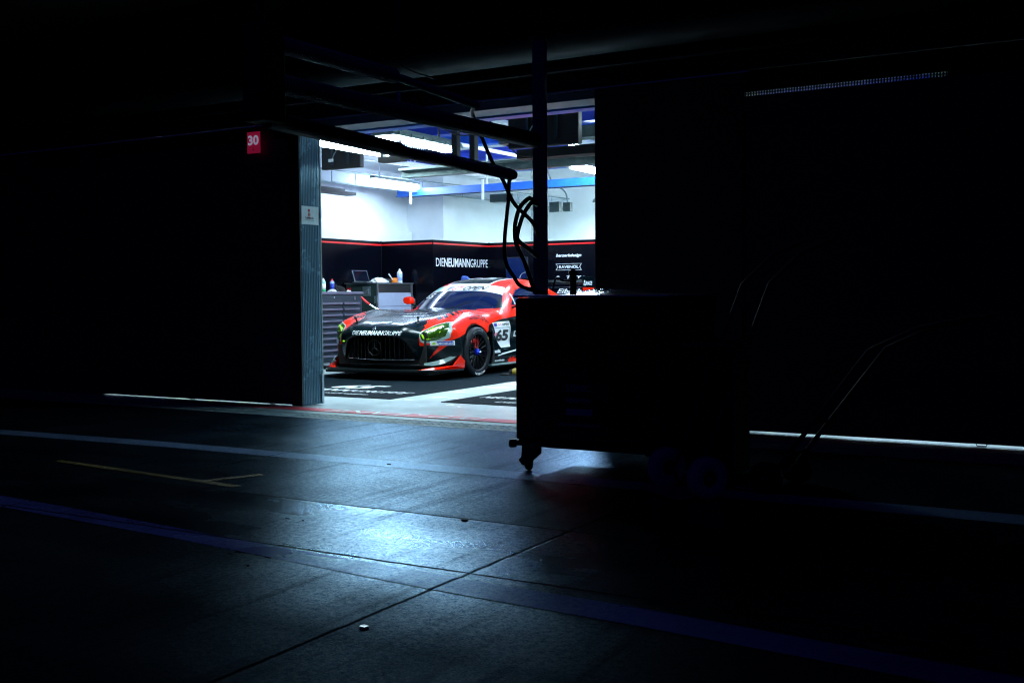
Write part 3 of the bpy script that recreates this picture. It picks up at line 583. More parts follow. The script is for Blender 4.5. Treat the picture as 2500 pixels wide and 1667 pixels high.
hose([(-3.32, 6.03, 1.67), (-3.27, 5.9, 1.68), (-3.245, 5.8, 1.668), (-3.295, 5.8, 1.601), (-3.33, 5.8, 1.515), (-3.336, 5.8, 1.453), (-3.30, 5.85, 1.404), (-3.30, 5.98, 1.35)], .0135)
# nozzle and pipe stub on the trolley top, pale cover beside them
nz = empty('hose_nozzle', (-3.06, 6.1, 1.111), 'short black valve stub with a hose loop on the trolley top', 'valve')
MB().lathe([(0, 0), (.022, 0), (.022, .12), (.030, .125), (.030, .15), (.012, .16), (0, .16)], (-3.135, 6.15, 1.111), n=18).build('stub', 'rubber', nz)
MB().tube(curve_pts([(-3.14, 6.15, 1.20), (-3.18, 6.1, 1.20), (-3.22, 6.1, 1.22), (-3.25, 6.12, 1.20), (-3.28, 6.14, 1.14)]), .006, 8).build('hose_loop', 'hose', nz)
# crumpled foil cover, added and sloped so the trolley top mirrors the garage light
random.seed(21); vs = []; fs = []; nx, ny = 70, 26
for j in range(ny):
    for i in range(nx):
        x = -3.30+.62*i/(nx-1); y = 6.22+.45*j/(ny-1); e = min(1, i/4, (nx-1-i)/14, j/3, (ny-1-j)/3)
        vs.append((x, y, 1.1115+min(1, i/4, (nx-1-i)/14)*(.034*(j/(ny-1))**1.2+.004*math.sin(i*.9+j*.3)*math.sin(j*1.1)*j/ny+.003*random.random()*j/ny)))
for j in range(ny-1):
    for i in range(nx-1): fs.append((j*nx+i, j*nx+i+1, (j+1)*nx+i+1, (j+1)*nx+i))
tag(MB().add(vs, fs).build('foil_cover', 'foil'), 'crumpled silver cover added on the trolley top, sloped to catch the garage light', 'cover')
# second dark trolley and the hand trucks in the dark on the right
t2 = empty('storage_box', (-2.05, 6.4, 0), 'low dark storage box beside the trolley behind the sack truck', 'box')
MB().box((-2.36, 6.0, .06), (-2.04, 6.33, .80)).build('body', 'matt_black', t2, bevel=.01)
MB().box((-2.37, 5.99, .802), (-2.03, 6.34, .83)).build('lid', 'door_paint', t2)
MB().box((-2.038, 5.985, .10), (-2.025, 5.998, .79)).build('edge', 'door_paint', t2)
for x in (-2.30, -2.10): MB().lathe([(0, -.015), (.03, -.015), (.03, .015), (0, .015)], (x, 6.1, .031), (1, 0, 0), 14).build('castor', 'rubber', t2)
def hand_truck(c, ux, lean, label, wr=.115, H=1.5, wm='grey_wheel'):
    """c: point between the wheels on the ground, ux: axle direction"""
    t = empty('hand_truck', c, label, 'hand truck', 'hand trucks in the dark by the closed door'); c = Vector(c); U = Vector((*ux, 0)).normalized(); D = Vector((-U.y, U.x, 0)); Z = Vector((0, 0, 1))
    for s in (-1, 1):
        q = c+U*(.21*s)+Z*wr
        w = MB().lathe([(.045, -.03), (.060, -.036), (wr*.8, -.04), (wr, -.026), (wr, .026), (wr*.8, .04), (.060, .036), (.045, .03)], q, U, 30).build('wheel', wm, t)
        MB().lathe([(0, -.025), (.046, -.025), (.046, .025), (0, .025)], q, U, 20).build('hub', 'matt_black', w)
    for s in (-1, 1):
        b = c+U*(.13*s)+Z*(wr+.0); pts = [b+D*.02-Z*.07, b+D*.0, b+D*(lean*.75)+Z*(H*.72), b+D*(lean*1.1)+Z*(H*.84), b+D*(lean*1.5)+Z*(H*.90)]
        MB().tube(pts, .013, 10).build('rail', 'rail_paint', t)
    m = MB()
    for f in (.12, .30): p_ = c+Z*(wr+H*f)+D*(lean*f); m.tube([p_-U*.13, p_+U*.13], .010, 8)
    m.build('crossbar', 'hose', t)
    a = c-D*.20; MB().add([a-U*.2+Z*.012, a+U*.2+Z*.012, c+U*.2+Z*.012, c-U*.2+Z*.012, a-U*.2+Z*.02, a+U*.2+Z*.02, c+U*.2+Z*.02, c-U*.2+Z*.02], [(0, 3, 2, 1), (4, 5, 6, 7), (0, 1, 5, 4), (1, 2, 6, 5), (2, 3, 7, 6), (3, 0, 4, 7)]).build('toe_plate', 'steel', t)
    MB().tube([c-U*.25+Z*wr, c+U*.25+Z*wr], .009, 8).build('axle', 'steel', t)
    return t
hand_truck((-2.21, 5.72, 0), (.80, -.60), .62, 'sack truck with two solid wheels beside the black trolley', H=1.46)
hand_truck((-1.78, 6.1, 0), (-.14, -.99), .73, 'hand truck with two bent rails crossing the light line under the closed door', wr=.09, H=1.0, wm='rubber')

def explode(o):
    """every loose piece of a repeated part becomes a part of its own"""
    me = o.data; par = list(range(len(me.vertices)))
    def find(a):
        while par[a] != a: par[a] = par[par[a]]; a = par[a]
        return a
    for e in me.edges:
        a, b = find(e.vertices[0]), find(e.vertices[1]); par[a] = b
    groups = {}
    # tube caps are loose rings at the same spot: join by position
    pos = {}
    for v in me.vertices:
        k = tuple(round(c, 5) for c in v.co)
        if k in pos: par[find(v.index)] = find(pos[k])
        else: pos[k] = v.index
    for p in me.polygons: groups.setdefault(find(p.vertices[0]), []).append(p)
    if len(groups) < 2: return
    parts = []
    for ps in groups.values():
        ix = sorted({i for p in ps for i in p.vertices}); mp = {i: k for k, i in enumerate(ix)}; m2 = bpy.data.meshes.new(o.name)
        m2.from_pydata([tuple(me.vertices[i].co) for i in ix], [], [[mp[i] for i in p.vertices] for p in ps])
        m2.polygons.foreach_set('use_smooth', [p.use_smooth for p in ps]); parts.append((m2, me.materials[0]))
    o.data = parts[0][0]; o.data.materials.append(parts[0][1])
    for m2, mt in parts[1:]:
        m2.materials.append(mt); c = bpy.data.objects.new(o.name.split('.')[0], m2); COL.objects.link(c); c.parent = o.parent; c.location = o.location
for o in list(S.objects):
    if o.type == 'MESH' and o.name.split('.')[0] in ('crossbar', 'door_guide', 'hinge', 'rail_clamp', 'junction_box', 'ceiling_pipe', 'lamp_rail', 'hanger', 'seam', 'clamp_plate', 'lock', 'conduit', 'hanger_bracket') and not o.modifiers: explode(o)
# ------------------------------------------------------------------ racing car (local frame: x to its left side, y to the tail, z up; front axle at y = 0)
CX, CY = -8.758, 12.397
mat('car_red', (.84, .016, .002), .24, spec=.12, coat=.28, noise=.05)
mat('car_black', (.001, .005, .007), .24, coat=.10, spec=.16)
mat('car_white', (.86, .88, .9), .3, coat=.6)
mat('car_silver', (.30, .42, .40), .30, metal=.3, coat=.6)
mat('carbon', (.003, .007, .008), .35, coat=.12, spec=.2)
mat('glass_dark', (.002, .006, .030), .10, spec=.22, coat=.12, rvar=.04, nscale=20)
mat('void', (.002, .002, .002), .9)
mat('lamp_yellow', (.23, .42, .01), .08, coat=1)
mat('lamp_inside', (.022, .060, .003), .10, coat=1)
mat('lamp_line', (.40, .75, .01), .2, coat=1, emit=(.45, .85, .01), es=.05)
mat('teal_paint', (.0, .40, .36), .35); mat('navy_paint', (.02, .02, .25), .35); mat('sticker_blue', (.02, .05, .42), .35)
mat('text_black', (.006, .006, .008), .4); mat('text_red', (.75, .03, .02), .4); mat('emblem', (.07, .085, .09), .25, metal=1); mat('slat', (.004, .005, .006), .4, spec=.3); mat('canard', (.10, .17, .16), .35, coat=.3); mat('pink', (.8, .2, .3), .4)
mat('rim', (.012, .013, .016), .25, metal=.5); mat('hub_blue', (.01, .03, .55), .25, metal=.6); mat('caliper', (.65, .012, .01), .3)
mat('chrome', (.8, .85, .88), .12, metal=1); mat('tyre', (.004, .006, .010), .5, spec=.25, noise=.3, nscale=30, rvar=.06)
def spl(xs, ys, n=400):
    xs=np.array(xs,float); ys=np.array(ys,float); m=len(xs)
    h=np.diff(xs); A=np.zeros((m,m)); b=np.zeros(m); A[0,0]=A[-1,-1]=1
    for i in range(1,m-1):
        A[i,i-1]=h[i-1];A[i,i]=2*(h[i-1]+h[i]);A[i,i+1]=h[i]
        b[i]=3*((ys[i+1]-ys[i])/h[i]-(ys[i]-ys[i-1])/h[i-1])
    c=np.linalg.solve(A,b); t=np.linspace(xs[0],xs[-1],n); k=np.clip(np.searchsorted(xs,t)-1,0,m-2)
    dx=t-xs[k]; bb=(ys[k+1]-ys[k])/h[k]-h[k]*(2*c[k]+c[k+1])/3; dd=(c[k+1]-c[k])/(3*h[k])
    v=ys[k]+bb*dx+c[k]*dx**2+dd*dx**3
    return lambda q: np.interp(q,t,v)
def sstep(a,b,x):
    t=np.clip((x-a)/(b-a),0,1); return t*t*(3-2*t)
def smax(a,b,k):
    h=np.maximum(k-np.abs(a-b),0)/k; return np.maximum(a,b)+h*h*k*.25
def smin(a,b,k): return -smax(-a,-b,k)
ZC=spl([-1.2,-.98,-.9,-.75,-.5,0,.5,.9,1.3,2.2,3.2,3.8],[.50,.65,.70,.745,.80,.86,.888,.90,.92,.97,.95,.90])
ZF=spl([-1.2,-.8,-.6,-.4,-.2,0,.25,.6,1.0,1.5,2.1,2.66,3.2,3.8],[.50,.63,.745,.825,.882,.912,.905,.895,.905,.91,.94,.98,.95,.87])
XS=spl([-1.2,-.6,-.3,0,.3,.6,1.2,1.8,2.3,2.66,3.1,3.8],[1.04,1.02,1.01,1.01,1.0,.95,.94,.95,1.0,1.02,1.0,.94])
ZG=spl([.2,.55,.8,1.05,1.3,1.5,1.7,2.0,2.4,2.8,3.2,3.7],[.66,.87,1.025,1.165,1.27,1.325,1.352,1.370,1.345,1.25,1.10,.90])
def ztop(ax,y):
    zc=ZC(y); zf=ZF(y)
    w=sstep(.38,.74,ax)
    z=zc+(zf-zc)*w-np.maximum(ax-.80,0)**2*2.2-.03*sstep(.0,.5,ax)*(1-w)*0
    # hood dome with a lip
    lip=sstep(-.36+.28*ax,-.26+.28*ax,y)*(1-sstep(.30,.44,ax))*(1-sstep(.5,.8,y))
    return z+.022*lip
def YF(ax,z):
    y=-1.0+.44*(ax/.97)**3.0
    return y+.10*np.clip((.62-z)/.5,0,1)**1.6*(1-sstep(.6,.9,ax)*.5)
def body(x,y,z):
    ax=np.abs(x)
    dt=z-ztop(ax,y)
    xs=XS(y)-.16*(np.clip(z-.42,0,1)/.45)**2-.05*(np.clip(.42-z,0,1)/.3)**2
    # door panel hollow between the wheels
    hol=sstep(.42,.6,y)*(1-sstep(2.0,2.25,y))*np.exp(-((z-.45)/.16)**2)
    xs=xs-.07*hol
    ds=ax-xs
    df=YF(ax,z)-y
    d=smax(dt,ds,.10); d=smax(d,df,.09); d=smax(d,y-3.72,.1); d=smax(d,.13-z,.03)
    # greenhouse
    yy=y-.30*ax**2
    dg=(z-ZG(yy)+.07*(ax/.6)**3)*.85
    sg=(ax-(.83-.62*(z-.90)-.10*sstep(1.9,3.4,y)))*.86
    g=smax(dg,sg,.07)
    g=np.maximum(np.maximum(g,.3-y),.75-z)
    d=smin(d,g,.025)
    # wheel arches
    for wy,R in ((0,.385),(2.665,.39)):
        r=np.sqrt((y-wy)**2+(z-.33)**2)
        a=np.maximum(r-R,.60-ax)
        d=smax(d,-a,.02)
    # outlet behind the front wheel
    c=np.maximum(np.maximum(.3-y,y-(.44+.10*(z-.2)))+0,np.maximum(.78-ax,z-.60))
    d=smax(d,-c,.02)
    # grille mouth
    gm=grille_sd(ax,z); d=smax(d,-np.maximum(gm,y+.80-0.0),.015)
    return d
def grille_sd(ax,z):
    # trapezoid with rounded top: z .20..0.60
    w=.45+ (.57-z)*.46
    return smax(smax(ax-w,z-(.578-.16*ax**2*1.2),.10),.205-z,.04)

def nets(f,lo,hi,h):
    """surface nets over a sampled field, then Newton-projected"""
    xs=[np.arange(lo[i],hi[i]+h*.5,h) for i in range(3)]
    X,Y,Z=np.meshgrid(*xs,indexing='ij'); V=f(X,Y,Z); n=V.shape
    ins=V<0
    c=[ins[i:n[0]-1+i,j:n[1]-1+j,k:n[2]-1+k] for i in (0,1) for j in (0,1) for k in (0,1)]
    s=sum(a.astype(int) for a in c); act=(s>0)&(s<8)
    idx=-np.ones(act.shape,int); ii=np.argwhere(act); idx[act]=np.arange(len(ii))
    acc=np.zeros((len(ii),3)); cnt=np.zeros(len(ii))
    offs=[(i,j,k) for i in (0,1) for j in (0,1) for k in (0,1)]
    for a in offs:
        for b in offs:
            if sum(b)-sum(a)==1 and all(q>=p for p,q in zip(a,b)):
                va=V[ii[:,0]+a[0],ii[:,1]+a[1],ii[:,2]+a[2]]; vb=V[ii[:,0]+b[0],ii[:,1]+b[1],ii[:,2]+b[2]]
                m=(va<0)!=(vb<0); t=np.where(m,va/np.where(m,va-vb,1),0)
                p=np.array(a)+np.outer(t,np.array(b)-np.array(a)); acc[m]+=p[m]; cnt[m]+=1
    P=np.array(lo)+(ii+acc/cnt[:,None])*h
    e=h*.15
    for _ in range(4):
        v=f(*P.T); g=np.stack([f(P[:,0]+e,P[:,1],P[:,2])-f(P[:,0]-e,P[:,1],P[:,2]),f(P[:,0],P[:,1]+e,P[:,2])-f(P[:,0],P[:,1]-e,P[:,2]),f(P[:,0],P[:,1],P[:,2]+e)-f(P[:,0],P[:,1],P[:,2]-e)],1)/(2*e)
        g2=(g**2).sum(1)+1e-6; st=g*(v/g2)[:,None]; L=np.linalg.norm(st,axis=1); st*=np.minimum(1,h*.4/np.maximum(L,1e-9))[:,None]; P=P-st*.7
    F=[]
    for ax in range(3):
        u,v=[(1,2),(2,0),(0,1)][ax]
        sl0=[slice(None)]*3; sl1=[slice(None)]*3; sl0[ax]=slice(0,n[ax]-1); sl1[ax]=slice(1,n[ax])
        A=ins[tuple(sl0)]; B=ins[tuple(sl1)]; d=np.argwhere(A!=B)
        ok=(d[:,u]>0)&(d[:,v]>0)&(d[:,u]<n[u]-1)&(d[:,v]<n[v]-1); d=d[ok]
        sg=A[d[:,0],d[:,1],d[:,2]]
        q=[]
        for du,dv in ((-1,-1),(0,-1),(0,0),(-1,0)):
            w=d.copy(); w[:,u]+=du; w[:,v]+=dv; q.append(idx[w[:,0],w[:,1],w[:,2]])
        q=np.stack(q,1); q[~sg]=q[~sg][:,::-1]; F.append(q)
    return P,np.concatenate(F)

T0 = __import__('time').time()
PV, QF = nets(body, (-1.12, -1.16, .05), (1.12, 3.86, 1.46), .02)
TR = np.concatenate([QF[:, [0, 1, 2]], QF[:, [0, 2, 3]]]); MI = np.zeros(len(TR), int)
NAMES = ['car_red']
def pid(n):
    if n not in NAMES: NAMES.append(n)
    return NAMES.index(n)
def paint(field, name, only=None):
    """cut the triangles along field=0 and give the inside to `name`"""
    global PV, TR, MI
    f = field(PV[:, 0], PV[:, 1], PV[:, 2]); f = np.where(np.abs(f) < 1e-6, 1e-6, f); s = f[TR] < 0; k = s.sum(1); sel = np.ones(len(TR), bool) if only is None else np.isin(MI, [pid(o) for o in only])
    cut = (k > 0) & (k < 3) & sel; m = pid(name); MI[(k == 3) & sel] = m
    tr = TR[cut]; mi = MI[cut]; ss = s[cut]; kk = k[cut]; keepT = TR[~cut]; keepM = MI[~cut]
    new = {}; newv = []; base = len(PV); nT = []; nM = []
    def mid(a, b):
        key = (a, b) if a < b else (b, a)
        if key not in new:
            t = f[a]/(f[a]-f[b]); newv.append(PV[a]+(PV[b]-PV[a])*t); new[key] = base+len(newv)-1
        return new[key]
    for t, mm, q, c in zip(tr.tolist(), mi.tolist(), ss.tolist(), kk.tolist()):
        odd = q.index(True) if c == 1 else q.index(False); a, b, d = t[odd], t[(odd+1) % 3], t[(odd+2) % 3]; ab, ad = mid(a, b), mid(a, d)
        mo, mr = (m, mm) if c == 1 else (mm, m); nT += [(a, ab, ad), (ab, b, d), (ab, d, ad)]; nM += [mo, mr, mr]
    if newv: PV = np.vstack([PV, np.array(newv)]); TR = np.vstack([keepT, np.array(nT)]); MI = np.concatenate([keepM, np.array(nM)])
def polysd(pts):
    P_ = np.array(pts, float); n = len(P_)
    def f(a, b):
        q = np.stack([a, b], -1); d = np.full(a.shape, 1e9); ins = np.zeros(a.shape, bool)
        for i in range(n):
            p0, p1 = P_[i], P_[(i+1) % n]; e = p1-p0; w = q-p0; t = np.clip((w@e)/(e@e), 0, 1); d = np.minimum(d, np.linalg.norm(w-t[..., None]*e, axis=-1))
            c = ((p0[1] > q[..., 1]) != (p1[1] > q[..., 1])); xx = (p1[0]-p0[0])*(q[..., 1]-p0[1])/np.where(abs(p1[1]-p0[1]) < 1e-9, 1e-9, p1[1]-p0[1])+p0[0]; ins ^= c & (q[..., 0] < xx)
        return np.where(ins, -d, d)
    return f
def xy(pts, lim=None):
    f = polysd(pts); return lambda x, y, z: np.maximum(f(np.abs(x), y), .45-z)
def xz(pts, ymax=-.3):
    f = polysd(pts); return lambda x, y, z: np.maximum(f(np.abs(x), z), y-ymax)
def yz(pts, amin=.5, side=0):
    f = polysd(pts); return lambda x, y, z: np.maximum(f(y, z), amin-(np.abs(x) if side == 0 else x*side))
# painted regions
paint(xy([(-.1, -1.3), (.60, -1.3), (.625, -.86), (.60, -.62), (.556, -.547), (.594, -.405), (.64, -.325), (.711, -.263), (.752, -.189), (.772, 0), (.745, .2), (.62, .5), (.50, .76), (.3, 1.0), (-.1, 1.0)]), 'car_black')
zl = lambda y: np.minimum(.523+.27*(y+.584), .62)
paint(lambda x, y, z: np.maximum(y+.22, np.maximum(z-.70-.0*y, np.minimum(z-zl(y), np.abs(x)-.64))), 'car_black')
for a in ([(.594, -.405), (.625, -.350), (.755, -.475), (.704, -.523)], [(.64, -.325), (.675, -.292), (.80, -.400), (.776, -.469)], [(.711, -.263), (.733, -.225), (.826, -.29), (.817, -.345)], [(.752, -.189), (.762, -.150), (.832, -.18), (.831, -.229)], [(.77, -.1), (.775, -.06), (.832, -.07), (.832, -.11)]): paint(xy(a), 'car_black', ['car_red'])
for a in ([(.548, -.560), (.540, -.575), (.59, -.41), (.60, -.395)], [(.625, -.352), (.617, -.357), (.638, -.325), (.647, -.318)], [(.672, -.296), (.664, -.303), (.706, -.262), (.714, -.256)], [(.733, -.228), (.724, -.233), (.748, -.188), (.756, -.182)], [(.60, .30), (.585, .29), (.61, .12), (.625, .13)], [(.50, .52), (.47, .50), (.58, .34), (.60, .36)]): paint(xy(a), 'car_white')
paint(xz([(.85, .462), (.93, .466), (.80, .345), (.714, .262)], -.35), 'car_red')
paint(yz([(.28, .20), (.31, .60), (.36, .66), (.414, .695), (.592, .724), (.863, .765), (1.187, .80), (2.0, .82), (2.2, .60), (2.3, .0), (.28, .0)]), 'car_black')
paint(lambda x, y, z: z-.20, 'car_black')
# panel round each headlight, its pale reflection painted as silver, and the glass
paint(xz([(.637, .60), (.640, .640), (.723, .711), (.858, .757), (.897, .764), (.915, .746), (.952, .663), (.943, .557), (.885, .522), (.787, .498), (.705, .487), (.655, .505)], -.28), 'car_silver')
HL = [(.640, .60), (.645, .629), (.73, .703), (.863, .749), (.894, .747), (.928, .678), (.905, .577), (.833, .532), (.74, .507), (.676, .519)]
paint(xz(HL, -.28), 'lamp_inside')
def inset(P_, k):
    c = np.mean(P_, 0); return [tuple(c+(np.array(p)-c)*k) for p in P_]
cH = np.mean(HL, 0)
paint(xz([(.662, .60), (.668, .618), (.74, .680), (.855, .722), (.872, .716), (.86, .706), (.748, .662), (.69, .612), (.695, .565), (.72, .552), (.80, .560), (.815, .548), (.72, .532), (.685, .545)], -.28), 'lamp_line', ['lamp_inside'])
for a in ([(.765, .60), (.772, .60), (.788, .645), (.781, .645)], [(.785, .60), (.792, .60), (.812, .655), (.805, .655)], [(.805, .605), (.812, .605), (.832, .665), (.825, .665)], [(.842, .62), (.850, .62), (.868, .675), (.860, .675)], [(.74, .60), (.745, .60), (.756, .628), (.750, .628)]): paint(xz(a, -.28), 'lamp_line', ['lamp_inside'])
paint(xz([(.83, .675), (.84, .668), (.885, .705), (.88, .715)], -.28), 'car_white', ['lamp_inside'])
# roof: black middle with white lines
paint(lambda x, y, z: np.maximum(np.maximum(np.abs(x)-.375-.02*(y-1.3), 1.28+.45*x*x-y), np.maximum(y-2.7, 1.1-z)), 'car_white')
paint(lambda x, y, z: np.maximum(np.maximum(np.abs(x)-.345-.02*(y-1.3), 1.325+.45*x*x-y), np.maximum(y-2.67, 1.1-z)), 'car_black', ['car_white'])
# windscreen and side windows
ws = lambda x, y, z: np.maximum(np.maximum(y-(1.27+.45*x*x), np.abs(x)-(.782-.64*(z-.90))), np.maximum(ztop(np.abs(x), y)+.010-z, .3-y))
paint(ws, 'glass_dark')
paint(lambda x, y, z: np.maximum(ws(x, y, z), np.maximum(1.062+.42*x*x+.0*z-y, 0-1)), 'car_white', ['glass_dark'])
paint(lambda x, y, z: np.maximum(ws(x, y, z), .675-.38*(z-1.0)-x+.0*y)+0*z, 'car_black', ['glass_dark'])
paint(yz([(1.24, .955), (1.42, 1.09), (1.60, 1.18), (1.9, 1.235), (2.4, 1.215), (2.75, 1.09), (2.35, .98)], .40), 'glass_dark')
paint(lambda x, y, z: np.maximum(np.maximum(2.75-y, np.abs(x)-.5+.1*y*0), 1.0-z), 'glass_dark')
# side plate, trims and a painted crease highlight
paint(yz([(.56, .72), (1.072, .735), (1.06, .365), (.80, .36), (.655, .52)], .5), 'car_white', ['car_black'])
paint(yz([(.52, .235), (.8, .285), (1.3, .33), (1.9, .34), (1.9, .318), (1.3, .312), (.8, .262)], .5), 'car_white', ['car_black'])  # highlight of the body crease, painted as a white stripe
paint(yz([(.85, .345), (1.3, .36), (1.9, .37), (1.9, .352), (1.3, .344), (.87, .338)], .5), 'car_silver', ['car_black'])
paint(yz([(.92, .225), (.97, .185), (1.02, .225), (1.06, .19), (1.10, .235), (1.16, .19), (1.22, .24), (1.9, .25), (1.9, .14), (1.05, .13), (.97, .165)], .5), 'car_red', ['car_black'])
# dark fender louvres over the front wheels
for k in range(6):
    o_ = .010*k; paint(xy([(.828+o_*1.4, -.42+.07*k), (.836+o_*1.4, -.42+.07*k), (.850+o_*1.3, .02+.03*k), (.868+o_*1.0, .36+.02*k), (.860+o_*1.0, .36+.02*k), (.842+o_*1.3, .02+.03*k)]), 'car_black', ['car_red'])
# normals from the field
def grad(Q, e=.004):
    g_ = np.stack([body(Q[:, 0]+e, Q[:, 1], Q[:, 2])-body(Q[:, 0]-e, Q[:, 1], Q[:, 2]), body(Q[:, 0], Q[:, 1]+e, Q[:, 2])-body(Q[:, 0], Q[:, 1]-e, Q[:, 2]), body(Q[:, 0], Q[:, 1], Q[:, 2]+e)-body(Q[:, 0], Q[:, 1], Q[:, 2]-e)], 1)
    return g_/np.maximum(np.linalg.norm(g_, axis=1), 1e-9)[:, None]
NRM = grad(PV)
car = empty('racing_car', (CX, CY, 0), 'red and black racing car number 65 standing nose-out in the lit garage', 'car')
def submesh(name, mask, mats, parent, shrink=0):
    t = TR[mask]; mi = MI[mask]; idx, inv = np.unique(t, return_inverse=True); inv = inv.reshape(t.shape); v = PV[idx]-NRM[idx]*shrink; me = bpy.data.meshes.new(name)
    me.from_pydata(v.tolist(), [], inv.tolist()); me.validate()
    for m in mats: me.materials.append(MATS[m])
    lut = {pid(m): i for i, m in enumerate(mats)}
    if len(me.polygons) == len(mi): me.polygons.foreach_set('material_index', [lut.get(int(q), 0) for q in mi])
    me.polygons.foreach_set('use_smooth', [True]*len(me.polygons)); me.normals_split_custom_set_from_vertices(NRM[idx].tolist())
    return link(name, me, None, parent)
cen = PV[TR].mean(1); ax_ = np.abs(cen[:, 0]); ins = lambda *n: np.isin(MI, [pid(q) for q in n])
wsm = ws(*cen.T) < 0
hlm = ins('lamp_inside', 'lamp_line') | ((xz(HL, -.28)(*cen.T)) < 0) & ins('car_white')
sdm = ins('glass_dark') & ~wsm & (cen[:, 1] < 2.75); rgm = ins('glass_dark') & ~wsm & ~sdm
bodym = ~(wsm | hlm | sdm | rgm)
body_o = submesh('bodywork', bodym, ['car_red', 'car_black', 'car_white', 'car_silver'], car)
wso = submesh('windscreen', wsm, ['glass_dark', 'car_white', 'car_black'], car)
for s, nm in ((1, 'side_window'), (-1, 'side_window')): submesh(nm, sdm & (cen[:, 0]*s > 0), ['glass_dark'], car)
submesh('rear_window', rgm, ['glass_dark'], car)
hlo = [submesh('headlight', hlm & (cen[:, 0]*s > 0), ['lamp_inside', 'lamp_line', 'car_white'], car) for s in (1, -1)]
BV = BVHTree.FromPolygons([Vector(p) for p in PV.tolist()], TR.tolist())
def decal(name, runs, m, o, u, v, ray, w, h, parent=None, lift=.004, bend=None, cuts=True, poly=None, **kw):
    """flat shape laid on the bodywork: (a,b) -> o+u*a+v*b, dropped along `ray`"""
    U, V_, O, R_ = Vector(u), Vector(v), Vector(o), Vector(ray).normalized()
    if poly: bm = bmesh.new(); vs = [bm.verts.new((a, b, 0)) for a, b in poly]; bm.faces.new(vs)
    else:
        vv, ff = words(runs, w, h, **kw); bm = bmesh.new(); vs = [bm.verts.new((a, b, 0)) for a, b in vv]
        for f_ in ff:
            try: bm.faces.new([vs[i] for i in f_])
            except ValueError: pass
    bmesh.ops.triangulate(bm, faces=bm.faces)
    for _ in range(5):
        long_ = [e for e in bm.edges if e.calc_length() > .035]
        if not long_: break
        bmesh.ops.subdivide_edges(bm, edges=long_, cuts=1); bmesh.ops.triangulate(bm, faces=bm.faces)
    bad = []
    for q in bm.verts:
        a, b = q.co.x, q.co.y; p = O+U*a+V_*b
        if bend: p = p+Vector(bend(a/w, b/h))
        hit, n_, i_, d_ = BV.ray_cast(p, R_, 3)
        if hit is None: bad.append(q); q.co = p; continue
        if n_.dot(R_) > 0: n_ = -n_
        q.co = hit+n_*lift
    bmesh.ops.delete(bm, geom=bad, context='VERTS'); me = bpy.data.meshes.new(name); bm.to_mesh(me); bm.free()
    return link(name, me, m, parent or car)
X_, Y_, Z_ = (1, 0, 0), (0, 1, 0), (0, 0, 1)
decal('lettering', [('DIE', -.004, .3), ('NEUMANN', .022, .3), ('GRUPPE', -.004, .3)], 'car_white', (-.37, -1.6, .590), X_, Z_, Y_, .80, .056, bend=lambda a, b: (0, 0, 0))
decal('lettering', [('mocopinus', .03, .5)], 'car_white', (-.36, -.80, 1.5), (.86, .0, 0), (.0, .95, 0), (0, 0, -1), .52, .16, bend=lambda a, b: (0, -.05*math.sin(a*3.1), 0))
decal('lettering', [('x', .04, .3)], 'car_white', (.33, -.80, 1.5), X_, Y_, (0, 0, -1), .11, .08)
decal('lettering', None, 'car_white', (.16, -.835, 1.5), X_, Y_, (0, 0, -1), 1, 1, poly=[(0, .02), (.21, -.015), (.23, .045), (.01, .075)])
decal('lettering', [('GT', .012, .3)], 'text_red', (-.145, -.5, 1.176), X_, Z_, Y_, .175, .056, wso)
decal('lettering', [('OPEN', .030, .3)], 'text_black', (.05, -.5, 1.176), X_, Z_, Y_, .355, .056, wso)
decal('lettering', [('INTERNATIONAL', 0, 0)], 'text_black', (.10, -.5, 1.237), X_, Z_, Y_, .32, .010, wso)
decal('flag', None, 'navy_paint', (-.27, -.5, 1.176), X_, Z_, Y_, 1, 1, wso, poly=[(0, 0), (.085, 0), (.115, .055), (.03, .055)])
decal('flag', None, 'teal_paint', (-.52, -.5, 1.172), X_, Z_, Y_, 1, 1, wso, poly=[(0, 0), (.11, 0), (.125, .055), (.03, .055)])
decal('number', [('65', .0, .25)], 'white_letter', (-.59, -.5, 1.055), X_, Z_, Y_, .21, .075, wso)
decal('number', [('65', .03, 0)], 'car_white', (-.25, 1.62, 2), X_, Y_, (0, 0, -1), .5, .36)
for s in (1, -1):
    decal('sticker', None, 'car_white', (.755 if s > 0 else -.975, -2, .457), X_, Z_, Y_, 1, 1, poly=[(0, 0), (.22, .0), (.22, .060), (0, .060)])
    decal('sticker', None, 'sticker_blue', (.82 if s > 0 else -.965, -2, .461), X_, Z_, Y_, 1, 1, lift=.006, poly=[(.02, 0), (.145, 0), (.145, .052), (0, .052)])
    decal('lettering', [('MICHELIN', .025, .2)], 'car_white', (.835 if s > 0 else -.955, -2, .469), X_, Z_, Y_, .125, .030, lift=.008)
decal('sticker', None, 'lamp_line', (.775, -2, .468), X_, Z_, Y_, 1, 1, lift=.006, poly=[(.0, .01), (.015, 0), (.035, .005), (.03, .03), (.01, .035)])
sd = (-1, 0, 0)
decal('number', [('65', .05, 0)], 'text_black', (2, .66, .455), Y_, Z_, sd, .355, .165)
decal('lettering', [('GT', .01, 0)], 'text_red', (2, .735, .672), Y_, Z_, sd, .105, .032)
decal('lettering', [('OPEN', .03, 0)], 'text_black', (2, .85, .672), Y_, Z_, sd, .185, .032)
decal('flag', None, 'navy_paint', (2, .60, .665), Y_, Z_, sd, 1, 1, poly=[(0, 0), (.09, 0), (.105, .045), (.0, .045)])
fr = []
decal('lettering', None, 'text_black', (2, .62, .645), Y_, Z_, sd, 1, 1, poly=[(0, 0), (.425, .003), (.42, -.255), (.415, -.255), (.418, -.003), (0, -.006)])
